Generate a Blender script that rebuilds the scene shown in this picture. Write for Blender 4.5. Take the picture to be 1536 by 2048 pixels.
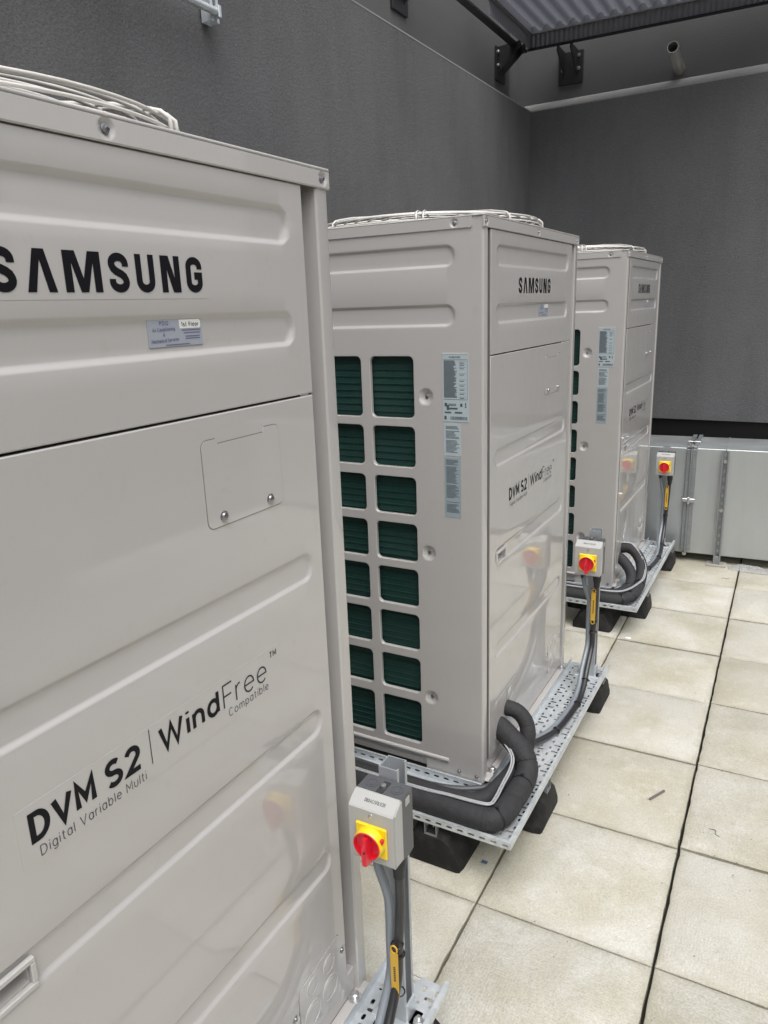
import bpy, math, random
from mathutils import Vector, Matrix
R_ = math.radians
sc = bpy.context.scene
for o in list(bpy.data.objects): bpy.data.objects.remove(o)
col = sc.collection
random.seed(11)

# ------------------------------------------------------------------ camera, sky, sun, exposure
cam_d = bpy.data.cameras.new('camera'); cam = bpy.data.objects.new('camera', cam_d); col.objects.link(cam)
cam.location = (0.16352, -1.63638, 1.64210)
cam.rotation_euler = (1.303066, 0.034512, 0.492612)
cam_d.sensor_fit = 'VERTICAL'; cam_d.sensor_height = 36.0; cam_d.lens = 1484.26 / 2048 * 36
cam_d.clip_start = 0.02; cam_d.clip_end = 500
sc.camera = cam
SUN_EL, SUN_AZ = R_(66), R_(138)          # azimuth clockwise from +y
w = bpy.data.worlds.new('World'); sc.world = w; w.use_nodes = True
nt = w.node_tree; nt.nodes.clear()
sky = nt.nodes.new('ShaderNodeTexSky'); sky.sky_type = 'NISHITA'; sky.sun_disc = False
sky.sun_elevation = SUN_EL; sky.sun_rotation = SUN_AZ; sky.air_density = 1.0; sky.dust_density = 6.0; sky.ozone_density = 1.0
hs = nt.nodes.new('ShaderNodeHueSaturation'); hs.inputs['Saturation'].default_value = 0.2
bg = nt.nodes.new('ShaderNodeBackground'); bg.inputs[1].default_value = 0.118
ow = nt.nodes.new('ShaderNodeOutputWorld')
nt.links.new(sky.outputs[0], hs.inputs['Color']); nt.links.new(hs.outputs[0], bg.inputs[0]); nt.links.new(bg.outputs[0], ow.inputs[0])
sl = bpy.data.lights.new('sun', 'SUN'); sl.energy = 1.0; sl.angle = R_(60); sl.color = (0.99, 0.99, 1.0)
sun = bpy.data.objects.new('sun', sl); col.objects.link(sun)
sd = Vector((math.sin(SUN_AZ) * math.cos(SUN_EL), math.cos(SUN_AZ) * math.cos(SUN_EL), math.sin(SUN_EL)))
sun.rotation_euler = sd.to_track_quat('Z', 'Y').to_euler(); sun.location = (0, 0, 9)
vs = sc.view_settings; vs.view_transform = 'Standard'; vs.look = 'None'; vs.exposure = 0.63; vs.gamma = 1.0; vs.use_curve_mapping = False
sc.cycles.use_denoising = True
sc.cycles.max_bounces = 8

# ------------------------------------------------------------------ materials
def mat(name, color, rough=0.5, metal=0.0, spec=0.5, coat=0.0, coat_rough=0.05, build=None):
    m = bpy.data.materials.new(name); m.use_nodes = True
    n = m.node_tree.nodes; b = n['Principled BSDF']
    b.inputs['Base Color'].default_value = (*color, 1); b.inputs['Roughness'].default_value = rough
    b.inputs['Metallic'].default_value = metal; b.inputs['Specular IOR Level'].default_value = spec
    b.inputs['Coat Weight'].default_value = coat; b.inputs['Coat Roughness'].default_value = coat_rough
    if build: build(m.node_tree, b)
    return m
def N(t, kind, **kw):
    n = t.nodes.new(kind)
    for k, v in kw.items():
        if k in n.inputs.keys(): n.inputs[k].default_value = v
        else: setattr(n, k, v)
    return n
def pos(t, obj=False):
    if obj: return t.nodes.new('ShaderNodeTexCoord').outputs['Object']
    return t.nodes.new('ShaderNodeNewGeometry').outputs['Position']
def noise(t, p, scale, detail=4, rough=0.55):
    n = N(t, 'ShaderNodeTexNoise', Scale=scale, Detail=detail, Roughness=rough)
    t.links.new(p, n.inputs['Vector']); return n.outputs[0]
def ramp(t, f, a, b, ca, cb):
    r = t.nodes.new('ShaderNodeValToRGB'); e = r.color_ramp.elements
    e[0].position = a; e[1].position = b
    e[0].color = (*ca, 1) if len(ca) == 3 else ca; e[1].color = (*cb, 1) if len(cb) == 3 else cb
    t.links.new(f, r.inputs[0]); return r.outputs[0]
def mix(t, fac, a, b, mode='MIX'):
    m = t.nodes.new('ShaderNodeMix'); m.data_type = 'RGBA'; m.blend_type = mode
    for s, v in ((0, fac), (6, a), (7, b)):
        if isinstance(v, (int, float)): m.inputs[s].default_value = v
        elif isinstance(v, tuple): m.inputs[s].default_value = (*v, 1)
        else: t.links.new(v, m.inputs[s])
    return m.outputs[2]
def bump(t, b, h, strength, dist, prev=None):
    n = N(t, 'ShaderNodeBump', Strength=strength, Distance=dist); t.links.new(h, n.inputs['Height'])
    if prev is not None: t.links.new(prev, n.inputs['Normal'])
    t.links.new(n.outputs[0], b.inputs['Normal']); return n.outputs[0]

def b_paint(t, b):
    p = pos(t)
    c = mix(t, noise(t, p, 3.0), (0.450, 0.434, 0.420), (0.480, 0.464, 0.449))
    g = ramp(t, noise(t, p, 34, 6, .65), .60, .78, (1, 1, 1), (.90, .89, .86))
    c = mix(t, .55, c, g, 'MULTIPLY'); t.links.new(c, b.inputs['Base Color'])
    r = ramp(t, noise(t, p, 18, 5), .3, .75, (.30,) * 3, (.46,) * 3); t.links.new(r, b.inputs['Roughness'])
    bump(t, b, noise(t, p, 1.6, 1), .05, .012)
M = {}
M['paint'] = mat('cream_powder_coat', (.6, .58, .545), .36, coat=1.0, coat_rough=.045, build=b_paint)
M['paint'].node_tree.nodes['Principled BSDF'].inputs['Coat IOR'].default_value = 1.55
def b_wall(t, b):
    p = pos(t)
    n1 = noise(t, p, 1.1, 4); n2 = noise(t, p, 120, 5, .8)
    c = mix(t, n1, (.098, .099, .102), (.172, .173, .177))
    c = mix(t, .55, c, ramp(t, n2, .32, .68, (.62,) * 3, (1.28,) * 3), 'MULTIPLY')
    mp = N(t, 'ShaderNodeMapping'); mp.inputs['Scale'].default_value = (3, 3, .6); t.links.new(p, mp.inputs[0])
    st = ramp(t, noise(t, mp.outputs[0], 1.6, 5, .6), .45, .75, (1, 1, 1), (.70, .70, .695)); c = mix(t, .6, c, st, 'MULTIPLY')
    t.links.new(c, b.inputs['Base Color'])
    a = noise(t, p, 230, 4, .7); nb = bump(t, b, a, .62, .005)
    v = N(t, 'ShaderNodeTexVoronoi', Scale=95.0); t.links.new(p, v.inputs[0]); bump(t, b, v.outputs[0], .25, .004, nb)
M['wall'] = mat('dark_grey_render', (.11, .11, .11), .9, spec=.25, build=b_wall)
def b_wall2(t, b):
    p = pos(t); c = mix(t, noise(t, p, 1.4, 5), (.095, .096, .097), (.135, .136, .137)); t.links.new(c, b.inputs['Base Color'])
    bump(t, b, noise(t, p, 160, 3), .4, .004)
M['wall_upper'] = mat('upper_wall_render', (.09, .09, .085), .9, spec=.25, build=b_wall2)
M['sill'] = mat('sill_render', (.36, .355, .34), .85, build=lambda t, b: t.links.new(mix(t, noise(t, pos(t), 9, 5), (.22, .218, .21), (.33, .325, .315)), b.inputs['Base Color']))
def b_slab(t, b):
    p = pos(t); oi = t.nodes.new('ShaderNodeObjectInfo')
    ad = N(t, 'ShaderNodeVectorMath', operation='ADD'); t.links.new(p, ad.inputs[0]); 
    cmb = t.nodes.new('ShaderNodeVectorMath'); cmb.operation = 'SCALE'; cmb.inputs[0].default_value = (7, 13, 5); t.links.new(oi.outputs['Random'], cmb.inputs['Scale'])
    t.links.new(cmb.outputs[0], ad.inputs[1]); q = ad.outputs[0]
    base = mix(t, oi.outputs['Random'], (.475, .455, .385), (.575, .560, .505))
    c = mix(t, ramp(t, noise(t, q, 5.5, 7, .62), .40, .66, (0, 0, 0), (1, 1, 1)), base, (.415, .387, .295))
    c = mix(t, ramp(t, noise(t, q, 11, 8, .7), .50, .74, (0, 0, 0), (.75,) * 3), c, (.62, .605, .55))
    c = mix(t, ramp(t, noise(t, p, 2.1, 5, .6), .52, .70, (0, 0, 0), (.55,) * 3), c, (.335, .315, .22))
    c = mix(t, ramp(t, noise(t, q, 38, 8, .75), .56, .66, (0, 0, 0), (.45,) * 3), c, (.36, .34, .26))
    c = mix(t, .85, c, ramp(t, noise(t, q, 190, 5, .75), .28, .72, (.70,) * 3, (1.24,) * 3), 'MULTIPLY')
    # grime gathered along the slab edges
    tc = t.nodes.new('ShaderNodeTexCoord'); sp = t.nodes.new('ShaderNodeSeparateXYZ'); t.links.new(tc.outputs['Object'], sp.inputs[0])
    def edge(o):
        a = N(t, 'ShaderNodeMath', operation='ABSOLUTE'); t.links.new(o, a.inputs[0]); return a.outputs[0]
    mx = N(t, 'ShaderNodeMath', operation='MAXIMUM'); t.links.new(edge(sp.outputs[0]), mx.inputs[0]); t.links.new(edge(sp.outputs[1]), mx.inputs[1])
    wob = N(t, 'ShaderNodeMath', operation='MULTIPLY_ADD'); t.links.new(noise(t, q, 14, 5, .65), wob.inputs[0]); wob.inputs[1].default_value = .05; t.links.new(mx.outputs[0], wob.inputs[2])
    e = ramp(t, wob.outputs[0], .240, .268, (0, 0, 0), (.42,) * 3)
    c = mix(t, e, c, (.27, .245, .17)); t.links.new(c, b.inputs['Base Color'])
    rr = ramp(t, noise(t, q, 4, 4), .4, .7, (.5,) * 3, (.85,) * 3); t.links.new(rr, b.inputs['Roughness'])
    v = N(t, 'ShaderNodeTexVoronoi', Scale=125.0, Randomness=.35); t.links.new(p, v.inputs[0])
    nb = bump(t, b, v.outputs[0], .38, .004); bump(t, b, noise(t, q, 60, 5, .7), .45, .004, nb)
M['slab'] = mat('concrete_slab', (.5, .48, .41), .7, spec=.4, build=b_slab)
M['ground'] = mat('dark_bedding', (.03, .028, .022), .95)
def b_galv(t, b):
    p = pos(t); v = N(t, 'ShaderNodeTexVoronoi', Scale=70.0); t.links.new(p, v.inputs[0])
    c = mix(t, ramp(t, v.outputs['Color'], .1, .9, (0, 0, 0), (1, 1, 1)), (.62, .66, .685), (.77, .80, .82))
    c = mix(t, ramp(t, noise(t, p, 12, 5, .6), .4, .7, (0, 0, 0), (1, 1, 1)), c, (.58, .62, .645)); t.links.new(c, b.inputs['Base Color'])
    t.links.new(ramp(t, noise(t, p, 22, 5), .3, .7, (.30,) * 3, (.5,) * 3), b.inputs['Roughness'])
M['galv'] = mat('galvanised_steel', (.55, .58, .6), .4, metal=.55, build=b_galv)
def b_duct(t, b):
    p = pos(t); mp = N(t, 'ShaderNodeMapping'); mp.inputs['Scale'].default_value = (9, 9, 1.2); t.links.new(p, mp.inputs[0])
    c = mix(t, noise(t, mp.outputs[0], 2, 5), (.46, .485, .49), (.55, .575, .575)); t.links.new(c, b.inputs['Base Color'])
    t.links.new(ramp(t, noise(t, p, 9, 5), .3, .7, (.36,) * 3, (.55,) * 3), b.inputs['Roughness']); bump(t, b, noise(t, p, 3, 2), .08, .02)
M['duct'] = mat('galvanised_duct_sheet', (.46, .48, .48), .42, metal=.7, build=b_duct)
M['strut'] = mat('zinc_strut', (.30, .315, .33), .42, metal=.55, build=lambda t, b: t.links.new(mix(t, noise(t, pos(t), 25, 5), (.24, .255, .27), (.36, .38, .395)), b.inputs['Base Color']))
M['post'] = mat('galvanised_post', (.46, .48, .50), .42, metal=.5, build=lambda t, b: t.links.new(mix(t, noise(t, pos(t), 25, 5), (.38, .40, .42), (.52, .545, .565)), b.inputs['Base Color']))
M['bolt'] = mat('zinc_bolt', (.6, .6, .6), .3, metal=.9)
M['screw'] = mat('screw_steel', (.4, .4, .41), .3, metal=.9)
def b_foam(t, b):
    p = pos(t); t.links.new(mix(t, noise(t, p, 30, 5), (.022, .022, .024), (.040, .040, .042)), b.inputs['Base Color']); nb = bump(t, b, noise(t, p, 90, 5, .65), .4, .005); bump(t, b, noise(t, p, 22, 3), .35, .012, nb)
M['foam'] = mat('black_foam_insulation', (.03, .03, .032), .72, spec=.35, build=b_foam)
def b_rub(t, b):
    p = pos(t); t.links.new(mix(t, ramp(t, noise(t, p, 14, 6, .65), .45, .75, (0,) * 3, (1,) * 3), (.014, .014, .014), (.045, .043, .04)), b.inputs['Base Color']); bump(t, b, noise(t, p, 130, 3), .35, .004)
M['rubber'] = mat('recycled_rubber', (.02, .02, .02), .8, spec=.3, build=b_rub)
def b_coil(t, b):
    p = pos(t, True); mp = N(t, 'ShaderNodeMapping'); mp.inputs['Scale'].default_value = (420, 1, 6); t.links.new(p, mp.inputs[0])
    f = noise(t, mp.outputs[0], 1.0, 3, .6); d = ramp(t, noise(t, p, 7, 5, .6), .42, .68, (0,) * 3, (1,) * 3)
    c = mix(t, f, (.005, .022, .019), (.018, .072, .060)); c = mix(t, d, c, (.022, .06, .052), 'MIX'); t.links.new(c, b.inputs['Base Color'])
    bump(t, b, f, .6, .003)
M['coil'] = mat('green_coil_fin', (.007, .028, .024), .5, spec=.4, build=b_coil)
M['coil_tube'] = mat('green_coil_tube', (.011, .050, .041), .5, spec=.4)
M['black'] = mat('black_plastic', (.012, .012, .013), .45)
M['epdm'] = mat('black_membrane', (.010, .010, .010), .7, spec=.3)
M['dark'] = mat('dark_gap', (.03, .03, .03), .8)
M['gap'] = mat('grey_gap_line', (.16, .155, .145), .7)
M['ink'] = mat('black_print', (.008, .008, .011), .5, spec=.15)
M['ink_grey'] = mat('grey_print', (.05, .05, .055), .5, spec=.15)
M['ink_thin'] = mat('thin_grey_print', (.09, .09, .095), .5, spec=.2)
M['ink_blue'] = mat('blue_print', (.13, .13, .24), .5)
M['ink_label'] = mat('label_print', (.075, .10, .115), .6)
M['film'] = mat('clear_sticker_film', (.505, .489, .468), .36, coat=.8, coat_rough=.03)
M['sticker'] = mat('blue_grey_sticker', (.33, .355, .40), .4)
M['label'] = mat('silver_label', (.43, .50, .53), .4)
M['label2'] = mat('grey_label', (.30, .36, .39), .4)
M['white'] = mat('white_plastic', (.72, .72, .70), .4)
M['guard'] = mat('guard_wire_coating', (.62, .60, .56), .38, coat=.4)
M['grey_abs'] = mat('light_grey_plastic', (.42, .42, .405), .38, spec=.45, build=lambda t, b: bump(t, b, noise(t, pos(t), 400, 2), .05, .001))
M['grey_dark'] = mat('dark_grey_plastic', (.085, .088, .095), .42)
M['yellow'] = mat('yellow_plastic', (.86, .60, .008), .3, coat=.3)
M['red'] = mat('red_plastic', (.66, .012, .03), .3, coat=.3)
M['tag'] = mat('amber_tag', (.62, .37, .035), .45)
M['conduit'] = mat('grey_conduit', (.20, .225, .25), .32, spec=.6, coat=.2)
M['cable'] = mat('black_cable', (.022, .022, .024), .32, spec=.6)
M['cable_grey'] = mat('grey_cable', (.06, .063, .068), .4)
M['cable_white'] = mat('pale_cable', (.36, .36, .37), .35)
def b_can(t, b):
    tr = N(t, 'ShaderNodeBsdfTranslucent'); tr.inputs['Color'].default_value = (.145, .15, .172, 1)
    mx = N(t, 'ShaderNodeMixShader'); mx.inputs[0].default_value = .5
    t.links.new(b.outputs[0], mx.inputs[1]); t.links.new(tr.outputs[0], mx.inputs[2]); t.links.new(mx.outputs[0], t.nodes['Material Output'].inputs[0])
M['canopy'] = mat('smoky_corrugated_sheet', (.115, .118, .135), .35, build=b_can)
M['canopy_edge'] = mat('dark_edge_metal', (.27, .275, .29), .35, metal=.35)
M['bracket'] = mat('black_steel', (.012, .012, .013), .5)
M['alu'] = mat('dull_aluminium', (.50, .49, .46), .45, metal=.7)
M['plate'] = mat('pale_board', (.33, .31, .28), .7)
def b_film(t, b):
    b.inputs['Transmission Weight'].default_value = .75; b.inputs['IOR'].default_value = 1.2
M['poly'] = mat('clear_polythene', (.75, .76, .78), .12, build=b_film)
M['twig'] = mat('grey_metal_offcut', (.13, .12, .11), .6)
M['blue'] = mat('blue_scrap', (.07, .11, .16), .5)
M['paper'] = mat('white_scrap', (.8, .8, .8), .6)

# ------------------------------------------------------------------ mesh helpers
def v3(a): return Vector(a)
class MB:
    def __init__(s): s.v = []; s.f = []
    def add(s, vs, fs):
        o = len(s.v); s.v += [tuple(p) for p in vs]; s.f += [tuple(i + o for i in f) for f in fs]; return s
    def quad(s, *p): return s.add(p, [tuple(range(len(p)))])
    def box(s, x0, x1, y0, y1, z0, z1, bev=0.0):
        if bev <= 0:
            vs = [(x, y, z) for x in (x0, x1) for y in (y0, y1) for z in (z0, z1)]
            return s.add(vs, [(0, 1, 3, 2), (4, 6, 7, 5), (0, 4, 5, 1), (2, 3, 7, 6), (0, 2, 6, 4), (1, 5, 7, 3)])
        # chamfered box: three faces meet in chamfers
        b = bev; X, Y, Z = (x0, x1), (y0, y1), (z0, z1); vs = []; idx = {}
        sg = (1, -1)
        for i in (0, 1):
            for j in (0, 1):
                for k in (0, 1):
                    for a in range(3):
                        p = [X[i] + b * sg[i], Y[j] + b * sg[j], Z[k] + b * sg[k]]
                        p[a] = (X[i], Y[j], Z[k])[a]; idx[i, j, k, a] = len(vs); vs.append(tuple(p))
        fs = []
        for i in (0, 1):
            fs.append([idx[i, j, k, 0] for j, k in ((0, 0), (0, 1), (1, 1), (1, 0))][::(1 if i == 0 else -1)])
            fs.append([idx[j, i, k, 1] for j, k in ((0, 0), (1, 0), (1, 1), (0, 1))][::(1 if i == 0 else -1)])
            fs.append([idx[j, k, i, 2] for j, k in ((0, 0), (0, 1), (1, 1), (1, 0))][::(1 if i == 0 else -1)])
        for i in (0, 1):
            for j in (0, 1):
                fs.append([idx[i, j, 0, 0], idx[i, j, 1, 0], idx[i, j, 1, 1], idx[i, j, 0, 1]])
                fs.append([idx[i, 0, j, 0], idx[i, 1, j, 0], idx[i, 1, j, 2], idx[i, 0, j, 2]])
                fs.append([idx[0, i, j, 1], idx[1, i, j, 1], idx[1, i, j, 2], idx[0, i, j, 2]])
                for k in (0, 1): fs.append([idx[i, j, k, a] for a in range(3)])
        return s.add(vs, fs)
    def prism(s, poly, axis, a, b):
        # poly: 2D outline, extruded along axis (0: (y,z), 1: (x,z), 2: (x,y))
        def P(p, t): return {0: (t, p[0], p[1]), 1: (p[0], t, p[1]), 2: (p[0], p[1], t)}[axis]
        n = len(poly); vs = [P(p, a) for p in poly] + [P(p, b) for p in poly]
        fs = [tuple(range(n))[::-1], tuple(range(n, 2 * n))] + [(i, (i + 1) % n, n + (i + 1) % n, n + i) for i in range(n)]
        return s.add(vs, fs)
    def lathe(s, c, axis, prof, n=20):
        # prof: (radius, distance along axis); axis: unit vector
        ax = v3(axis).normalized(); u = ax.orthogonal().normalized(); w_ = ax.cross(u); c = v3(c); o = len(s.v)
        for r, h in prof:
            for i in range(n):
                t = 2 * math.pi * i / n; s.v.append(tuple(c + ax * h + (u * math.cos(t) + w_ * math.sin(t)) * r))
        for j in range(len(prof) - 1):
            for i in range(n): s.f.append((o + j * n + i, o + j * n + (i + 1) % n, o + (j + 1) * n + (i + 1) % n, o + (j + 1) * n + i))
        s.f.append(tuple(o + i for i in range(n))[::-1]); k = o + (len(prof) - 1) * n; s.f.append(tuple(k + i for i in range(n)))
        return s
    def tube(s, pts, r, n=10, closed=False, caps=True):
        pts = [v3(p) for p in pts]; m = len(pts); o = len(s.v); up = None
        for i in range(m):
            if closed: t = pts[(i + 1) % m] - pts[i - 1]
            else: t = pts[min(i + 1, m - 1)] - pts[max(i - 1, 0)]
            t.normalize()
            if up is None: up = t.orthogonal().normalized()
            else:
                up = up - t * up.dot(t); up.normalize()
            w_ = t.cross(up); rr = r[i] if isinstance(r, (list, tuple)) else r
            for k in range(n):
                a = 2 * math.pi * k / n; s.v.append(tuple(pts[i] + (up * math.cos(a) + w_ * math.sin(a)) * rr))
        for i in range(m if closed else m - 1):
            for k in range(n):
                j = (i + 1) % m
                s.f.append((o + i * n + k, o + i * n + (k + 1) % n, o + j * n + (k + 1) % n, o + j * n + k))
        if caps and not closed:
            s.f.append(tuple(o + k for k in range(n))[::-1]); e = o + (m - 1) * n; s.f.append(tuple(e + k for k in range(n)))
        return s
    def build(s, name, m, parent=None, smooth=0, off=(0, 0, 0)):
        me = bpy.data.meshes.new(name)
        me.from_pydata([(p[0] - off[0], p[1] - off[1], p[2] - off[2]) for p in s.v], [], s.f); me.validate()
        import bmesh
        bm = bmesh.new(); bm.from_mesh(me); bmesh.ops.recalc_face_normals(bm, faces=bm.faces); bm.to_mesh(me); bm.free()
        me.materials.append(M[m])
        if smooth:
            me.polygons.foreach_set('use_smooth', [True] * len(me.polygons))
            if smooth is not True: me.set_sharp_from_angle(angle=R_(smooth))
        o = bpy.data.objects.new(name, me); col.objects.link(o)
        if parent is not None: o.parent = parent
        return o
def link(name, me, parent=None):
    o = bpy.data.objects.new(name, me); col.objects.link(o)
    if parent is not None: o.parent = parent
    return o
def tag(o, label=None, cat=None, group=None, kind=None):
    for k, v in (('label', label), ('category', cat), ('group', group), ('kind', kind)):
        if v: o[k] = v
    return o
def empty(name, loc=(0, 0, 0), rz=0.0):
    o = bpy.data.objects.new(name, None); col.objects.link(o); o.location = loc; o.rotation_euler = (0, 0, rz); o.empty_display_size = .05; return o
def copy_tree(o, parent=None):
    c = o.copy(); col.objects.link(c)
    if parent is not None: c.parent = parent
    for ch in list(o.children): copy_tree(ch, c)
    return c
def catmull(pts, k=8):
    P = [v3(p) for p in pts]; P = [P[0] * 2 - P[1]] + P + [P[-1] * 2 - P[-2]]; out = []
    for i in range(1, len(P) - 2):
        a, b, c, d = P[i - 1:i + 3]
        for j in range(k):
            t = j / k; out.append(.5 * ((2 * b) + (c - a) * t + (2 * a - 5 * b + 4 * c - d) * t * t + (3 * b - a - 3 * c + d) * t ** 3))
    out.append(P[-2]); return out
def ring_path(c, t, r, n=14, squash=1.0):
    t = v3(t).normalized(); u = t.orthogonal().normalized(); w_ = t.cross(u)
    return [v3(c) + (u * math.cos(2 * math.pi * i / n) + w_ * math.sin(2 * math.pi * i / n)) * r for i in range(n)]
def lin(a, b, n): return [a + (b - a) * i / (n - 1) for i in range(n)]

# pressed sheet panel: a grid of depths with rounded recesses and dimples
def sstep(t): t = min(1, max(0, t)); return t * t * (3 - 2 * t)
def depth_at(u, v, recs, dims):
    d = 0.0
    for ua, ub, va, vb, r, D, soft in recs:
        cu, cv = (ua + ub) / 2, (va + vb) / 2
        qx, qy = abs(u - cu) - (ub - ua) / 2 + r, abs(v - cv) - (vb - va) / 2 + r
        sdf = math.hypot(max(qx, 0), max(qy, 0)) + min(max(qx, qy), 0) - r
        x = D * sstep(-sdf / soft)
        if abs(x) > abs(d): d = x
    for cu, cv, rad, D, flat in dims:
        q = math.hypot(u - cu, v - cv)
        if q < rad: d = D * min(1.0, (rad - q) / (rad - flat)) ** .8
    return d
def cuts(a, b, specials, coarse):
    s = set(); n = max(1, int(round((b - a) / coarse)))
    for i in range(n + 1): s.add(round(a + (b - a) * i / n, 5))
    for lo, hi, k in specials:
        for i in range(k + 1):
            x = lo + (hi - lo) * i / k
            if a < x < b: s.add(round(x, 5))
    s |= {round(a + .0018, 5), round(b - .0018, 5)}
    out = sorted(s); return [x for i, x in enumerate(out) if i == 0 or x - out[i - 1] > 2e-4 or x == out[-1]]
def pressed(name, u0, u1, v0, v1, recs, dims, place, m, parent, lip=.012, round_edges=(1, 1, 1, 1), holes=None):
    su, sv = [], []
    for ua, ub, va, vb, r, D, soft in recs:
        su += [(ua, ua + max(r, soft), 10), (ub - max(r, soft), ub, 10)]; sv += [(va, va + soft, 7), (vb - soft, vb, 7), (va + soft, vb - soft, 4)]
    for cu, cv, rad, D, flat in dims: su += [(cu - rad, cu + rad, 14), (cu - rad - .003, cu + rad + .003, 1)]; sv += [(cv - rad, cv + rad, 14), (cv - rad - .003, cv + rad + .003, 1)]
    U, V = cuts(u0, u1, su, .06), cuts(v0, v1, sv, .06); nu, nv = len(U), len(V); mb = MB()
    for j, v in enumerate(V):
        for i, u in enumerate(U):
            d = depth_at(u, v, recs, dims)
            if (i == 0 and round_edges[0]) or (i == nu - 1 and round_edges[1]) or (j == 0 and round_edges[2]) or (j == nv - 1 and round_edges[3]): d += .0016
            mb.v.append(place(u, v, d))
    for j in range(nv - 1):
        for i in range(nu - 1): mb.f.append((j * nu + i, j * nu + i + 1, (j + 1) * nu + i + 1, (j + 1) * nu + i))
    # returned edges
    per = [(i, 0) for i in range(nu)] + [(nu - 1, j) for j in range(1, nv)] + [(i, nv - 1) for i in range(nu - 2, -1, -1)] + [(0, j) for j in range(nv - 2, 0, -1)]
    o = len(mb.v)
    for i, j in per: mb.v.append(place(U[i], V[j], lip))
    n = len(per)
    for k in range(n):
        a, b = per[k], per[(k + 1) % n]; mb.f.append((a[1] * nu + a[0], o + k, o + (k + 1) % n, b[1] * nu + b[0]))
    return mb.build(name, m, parent, smooth=40)

# flat sheet cell with a rounded hole (window or slot), used for grille and perforated trays
def arc(cx, cy, rx, ry, a0, a1, n): return [(cx + rx * math.cos(R_(a0 + (a1 - a0) * i / n)), cy + ry * math.sin(R_(a0 + (a1 - a0) * i / n))) for i in range(n + 1)]
def hole_cell(mb, u0, u1, v0, v1, h, r, place, k=4, rims=((0.0, 0.0), (.0, .008))):
    ha, hb, va, vb = h; corners = [(u1, v1), (u0, v1), (u0, v0), (u1, v0)]
    arcs = [arc(hb - r, vb - r, r, r, 0, 90, k), arc(ha + r, vb - r, r, r, 90, 180, k), arc(ha + r, va + r, r, r, 180, 270, k), arc(hb - r, va + r, r, r, 270, 360, k)]
    o = len(mb.v); mb.v += [place(u, v, 0) for u, v in corners]; base = o + 4
    peri = [p for a in arcs for p in a]; n = len(peri); cu, cv = (ha + hb) / 2, (va + vb) / 2
    for ins, d in rims:
        for u, v in peri: mb.v.append(place(u + (cu - u) / max(abs(cu - u), 1e-6) * min(ins, abs(cu - u)), v + (cv - v) / max(abs(cv - v), 1e-6) * min(ins, abs(cv - v)), d))
    for q in range(4):
        s = q * (k + 1)
        for i in range(k): mb.f.append((o + q, base + s + i + 1, base + s + i))
        e = base + s + k; nx = base + ((q + 1) % 4) * (k + 1); mb.f.append((o + q, o + (q + 1) % 4, nx, e))
    for ri in range(len(rims) - 1):
        a, b = base + ri * n, base + (ri + 1) * n
        for i in range(n): mb.f.append((a + i, a + (i + 1) % n, b + (i + 1) % n, b + i))
    return mb

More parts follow.
